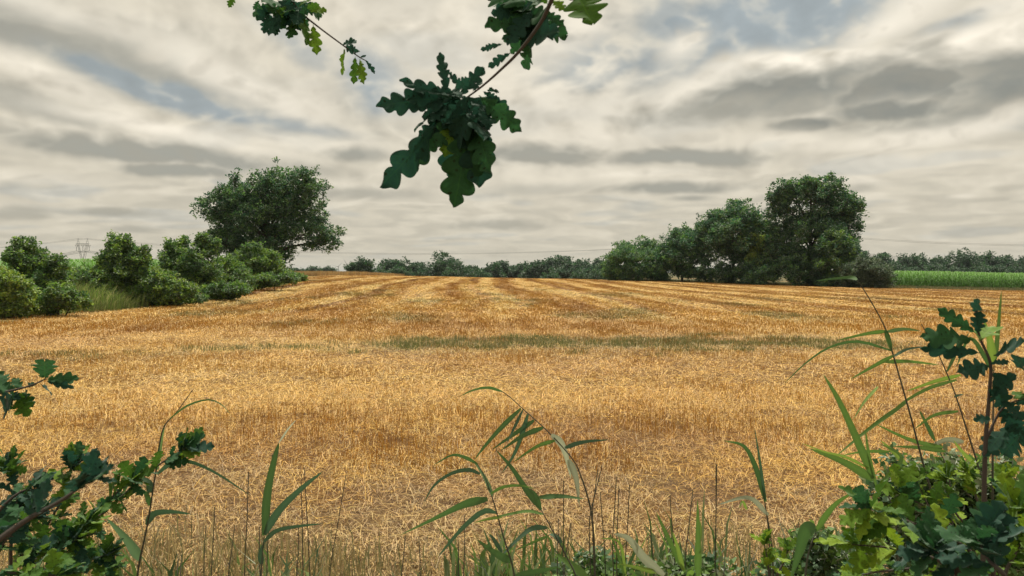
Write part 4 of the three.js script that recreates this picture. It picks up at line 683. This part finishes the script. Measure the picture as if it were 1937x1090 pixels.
  const ones = ' first second third fourth fifth sixth seventh eighth ninth'.split(' '), nth = n => n < 10 ? ones[n] : n < 20 ? 'tenth eleventh twelfth thirteenth fourteenth fifteenth sixteenth seventeenth eighteenth nineteenth'.split(' ')[n - 10] : n % 10 ? ['twenty', 'thirty'][Math.floor(n / 10) - 2] + '-' + ones[n % 10] : ['twentieth', 'thirtieth'][n / 10 - 2];
  stems.sort((a, b) => a[0](a[3], a[4])[0] - b[0](b[3], b[4])[0]);
  stems.forEach(([c, x0, y0, x1, y1], i) => reed(`${nth(i + 1)} thin dark bare stem from the left along the field edge`, 2.7 + 0.35 * rl(), c, [[x1, y1], [mix(x1, x0, 0.5) + gauss(rl) * 3, mix(y1, y0, 0.5)], [x0, y0]], [], { name: 'bare_stem', category: 'stem', group: 'thin bare stems at the field edge', r: 0.0028, r1: 0.0016 }));
}

// ------------------------------------------------------------------ oak sapling on the right, oak bushes in both corners
{
  const c7 = crop(1350, 520, 1.913), c8 = crop(1500, 800, 3.76), d = 1.4;
  const foot = at(...c7(975, 900), d), g = thing('oak_sapling', 'young oak shoot with dark lobed leaves at the right picture edge', 'sapling', null, new THREE.Vector3(foot.x, H(foot.x, -d), -d));
  const pts = [[978, 860], [985, 600], [1000, 410], [1002, 320], [962, 222], [950, 130]].map(([x, y]) => at(...c7(x, y), d));
  const st = part('stem', limb(localPts(g, [g.position.clone().setY(g.position.y - 0.03), g.position.clone().lerp(pts[0], 0.5), ...pts]), 0.006, 0.0018, 5, 6), twigMat, g);
  const lv = [[950, 212, 812, 122, 0, .75], [952, 212, 968, 132, 1, 1.3], [940, 236, 762, 214, 0, .9], [968, 282, 758, 268, 1, .55], [1002, 330, 880, 352, 1, .9], [1000, 322, 1075, 308, 1, .9], [1015, 292, 1128, 238, 1, 1], [1005, 355, 1085, 415, 1, 1.1], [1095, 335, 1128, 300, 1, 1.1], [1005, 522, 942, 524, 1, 1.1], [1070, 545, 970, 650, 1, 1.1], [1040, 455, 1128, 525, 1, 1.1], [1080, 420, 1128, 455, 2, 1], [1030, 470, 1105, 570, 1, 1.1], [1128, 560, 1035, 655, 1, 1.1], [1010, 400, 1060, 480, 1, 1.2], [1060, 500, 1128, 590, 1, 1.2], [1000, 440, 1090, 360, 1, 1], [1090, 470, 1180, 430, 1, 1], [1100, 600, 1190, 560, 1, 1], [948, 135, 955, 92, 1, .7], [960, 240, 1010, 180, 3, .7]];
  for (const [bx, by, tx, ty, tn, w] of lv) leafSeen(st, d, ...c7(bx, by), ...c7(tx, ty), tn, w, 1.1);
  const side = part('stem', limb(localPts(g, [pts[1], at(...c7(1050, 480), d), at(...c7(1150, 440), d - 0.05)]), 0.003, 0.001, 5, 5), twigMat, g); side.name = 'branch';

  const gr = thing('oak_bush', 'leafy oak bush filling the lower right corner', 'bush', 'oak bushes in the lower corners', (() => { const q = at(1800, 1090, 1.75); return new THREE.Vector3(q.x, H(q.x, q.z), q.z); })());
  const tw = (pxs, d0, n, L, tones, parent, spread) => { const w = pxs.map(([x, y], i) => at(x, y, d0 + i * 0.02)); const b = part('branch', limb(localPts(parent, [parent.position.clone(), ...w]), 0.006, 0.0014, 4, 5), twigMat, parent); dressTwig(b, w, n, L, tones, 0.05, spread); return b; };
  tw([[1850, 1060], [1750, 1000], [1640, 960]], 1.45, 16, 0.095, [0, 2, 3, 4], gr);
  tw([[1800, 1080], [1700, 1040], [1610, 1030]], 1.5, 14, 0.09, [0, 2, 3, 4], gr);
  tw([[1850, 1060], [1780, 980], [1700, 930]], 1.65, 16, 0.085, [0, 2, 3, 4], gr);
  tw([[1870, 1050], [1800, 960], [1790, 900]], 1.9, 26, 0.06, [2, 3, 4, 4], gr);
  tw([[1880, 1040], [1850, 950], [1830, 890]], 2.0, 26, 0.055, [2, 3, 4, 4], gr);
  tw([[1880, 1060], [1890, 960], [1900, 900]], 1.9, 22, 0.06, [2, 3, 4, 4], gr);
  tw([[1860, 1070], [1770, 980], [1730, 900]], 2.1, 26, 0.055, [0, 2, 3, 3], gr);
  tw([[1880, 1080], [1880, 1020], [1930, 960]], 1.4, 18, 0.09, [0, 2, 3, 4], gr);
  tw([[1850, 1090], [1800, 1060], [1760, 1040]], 1.15, 16, 0.085, [0, 1, 1, 0], gr);
  tw([[1900, 1090], [1870, 1060], [1850, 1020]], 1.1, 16, 0.085, [1, 1, 0], gr);
  tw([[1900, 1090], [1920, 1050], [1945, 1000]], 1.5, 18, 0.08, [0, 2, 3, 4], gr);
  tw([[1780, 1090], [1680, 1080], [1620, 1090]], 1.7, 20, 0.07, [0, 2, 3, 4], gr);

  const gm = thing('oak_seedling', 'small bright green oak seedling at the bottom, left of the corner bush', 'seedling', null, (() => { const q = at(1450, 1150, 2.5); return new THREE.Vector3(q.x, H(q.x, q.z), q.z); })());
  tw([[1455, 1090], [1450, 1050], [1445, 1025]], 2.4, 16, 0.07, [3, 4, 2, 4], gm);
  tw([[1470, 1090], [1485, 1060], [1490, 1040]], 2.45, 10, 0.065, [3, 2, 4], gm);

  const gl = thing('oak_bush', 'leafy oak bush filling the lower left corner', 'bush', 'oak bushes in the lower corners', (() => { const q = at(40, 1090, 2.1); return new THREE.Vector3(q.x, H(q.x, q.z), q.z); })());
  tw([[140, 1040], [230, 940], [300, 880], [355, 845]], 2.1, 30, 0.085, [0, 0, 2, 1, 3], gl);
  tw([[120, 1030], [200, 950], [255, 905]], 2.05, 22, 0.09, [0, 2, 3, 2], gl);
  tw([[80, 1020], [120, 940], [138, 880]], 2.0, 24, 0.085, [0, 1, 2, 3, 3], gl);
  tw([[20, 1040], [30, 940], [15, 880]], 1.9, 18, 0.085, [0, 1, 2], gl);
  tw([[-20, 1000], [40, 930], [70, 925]], 1.8, 12, 0.08, [0, 1], gl);
  tw([[60, 1060], [110, 1010], [170, 985]], 1.9, 30, 0.075, [0, 2, 3, 2], gl);
  tw([[20, 1080], [60, 1040], [120, 1060]], 1.8, 30, 0.08, [0, 2, 1, 3], gl);
  tw([[60, 1090], [140, 1070], [200, 1050]], 2.0, 26, 0.07, [0, 1, 2, 2], gl);
  tw([[-10, 1060], [30, 1000], [60, 980]], 1.7, 22, 0.085, [0, 0, 1, 2], gl);
  tw([[-60, 1080], [40, 990], [110, 950], [175, 905]], 0.85, 12, 0.05, [1, 1, 0], gl, 0.5);
  tw([[-40, 1060], [10, 1020], [40, 960]], 1.9, 26, 0.085, [0, 1, 2, 3], gl);
  tw([[40, 1090], [100, 1040], [150, 1020]], 1.85, 30, 0.08, [0, 1, 2, 2, 3], gl);
  tw([[100, 1090], [160, 1050], [205, 1075]], 2.1, 24, 0.075, [0, 2, 3, 2], gl);
  tw([[0, 1090], [60, 1085], [110, 1090]], 1.6, 18, 0.08, [0, 2, 3, 2], gl);

  const gu = thing('oak_sapling', 'oak shoot with two spread leaves at the left picture edge', 'sapling', null, (() => { const q = at(-120, 900, 1.7); return new THREE.Vector3(q.x, H(q.x, q.z), q.z); })());
  const c5 = crop(0, 650, 2.477), up = [[-160, 420], [-40, 250], [60, 220], [150, 195], [215, 165]].map(([x, y]) => at(...c5(x, y), 1.7));
  const ub = part('stem', limb(localPts(gu, [gu.position.clone().setY(gu.position.y - 0.03), gu.position.clone().lerp(up[0], 0.6), ...up]), 0.006, 0.0016, 5, 6), twigMat, gu);
  for (const [bx, by, tx, ty, tn, w] of [[208, 160, 210, 55, 0, .95], [215, 168, 372, 162, 0, .8], [190, 190, 255, 232, 1, .8], [215, 175, 345, 208, 1, .5], [100, 215, 55, 155, 0, .9], [130, 205, 160, 185, 1, .9], [70, 220, 10, 190, 0, 1], [80, 230, 130, 340, 2, 1.2], [60, 225, 40, 300, 0, 1.1], [100, 225, 155, 300, 0, 1], [40, 225, -10, 260, 1, 1], [50, 230, 90, 260, 1, 1.1], [20, 240, -20, 120, 0, 1], [60, 240, 10, 320, 1, 1], [120, 215, 130, 260, 0, 1]]) leafSeen(ub, 1.7, ...c5(bx, by), ...c5(tx, ty), tn, w, 0.7);
}

// ------------------------------------------------------------------ undergrowth along the bottom
{
  const r = mulberry(881), green = [[0.09, 0.17, 0.04], [0.14, 0.23, 0.05], [0.065, 0.13, 0.045], [0.22, 0.29, 0.12]], dry = [[0.42, 0.33, 0.15], [0.30, 0.24, 0.11], [0.16, 0.17, 0.065]];
  const gg = [61, 62, 63, 66].map((i, k) => tuftGeo(i, 9 + k * 3, 0.44, 0.010 + 0.004 * k, 0.22, 0.05 * (k - 1.5), green)), dg = [64, 65, 67].map(i => tuftGeo(i, 20, 0.26, 0.005, 0.2, 0.05, dry)), a = [], b = [];
  for (let i = 0; i < 2300; i++) {
    const d = 2.9 + r() * 1.7, x = (r() - 0.5) * 1.6 * d, u = x / d, clump = N2(x * 1.7, d * 1.7);
    const want = sstep(-0.14, 0.05, u) * 0.75 + 0.06 + sstep(0.38, 0.55, u) * 0.4;
    if (r() < want * sstep(4.3, 3.1, d) * (0.6 + clump)) a.push([x, -d, r() * 6.28, 1, (0.35 + 0.75 * r()) * (0.85 + 0.3 * clump), 1]);
    if (r() < 0.42 * sstep(5, 3.4, d) * (0.7 + clump)) b.push([x + 0.1, -d - 0.1, r() * 6.28, 1, 0.5 + 0.7 * r(), 1]);
  }
  scatter('verge_grass', 'green grass tufts along the bottom edge before the stubble', 'grass', gg, bladeMat, a, () => [1, 1, 1]);
  scatter('dry_grass', 'dry bleached grass mixed along the bottom edge', 'grass', dg, bladeMat, b, () => [1, 1, 1]);
  const W = [[0.10, 0.20, 0.04], [0.16, 0.28, 0.045], [0.06, 0.14, 0.05], [0.20, 0.24, 0.12], [0.11, 0.22, 0.04]];
  bush('mugwort_plant', 'pale grey-green small-leaved weed behind the lower right oak bush', null, 2.5, 1790, [[1760, 900, 60, 34], [1830, 910, 60, 40], [1900, 930, 60, 50], [1720, 950, 60, 44], [1800, 980, 90, 60], [1900, 1020, 70, 60], [1700, 1040, 80, 60]], 14000, 0.028, W, 951, { category: 'weed' });
  bush('dock_plant', 'low leafy weed at the bottom edge under the arching reed', null, 3.1, 1120, [[1100, 1078, 60, 20], [1160, 1085, 50, 20]], 800, 0.034, W, 953, { category: 'weed' });
  bush('dock_plant', 'low leafy weed at the bottom edge below the scissor grass blades', null, 3.0, 1310, [[1290, 1085, 60, 20], [1350, 1090, 40, 20]], 600, 0.034, W, 955, { category: 'weed' });
  bush('dock_plant', 'low leafy weed at the bottom edge beside the bright oak seedling', null, 2.9, 1560, [[1540, 1040, 40, 40], [1580, 1070, 60, 40], [1500, 1085, 60, 24]], 2000, 0.03, W, 957, { category: 'weed' });
}
scene.fog = new THREE.FogExp2(new THREE.Color().setRGB(0.78, 0.89, 1.0), 0.00007);

scene.traverse(o => { if (o.isMesh) { o.castShadow = true; o.receiveShadow = true; } });
renderer.render(scene, camera);
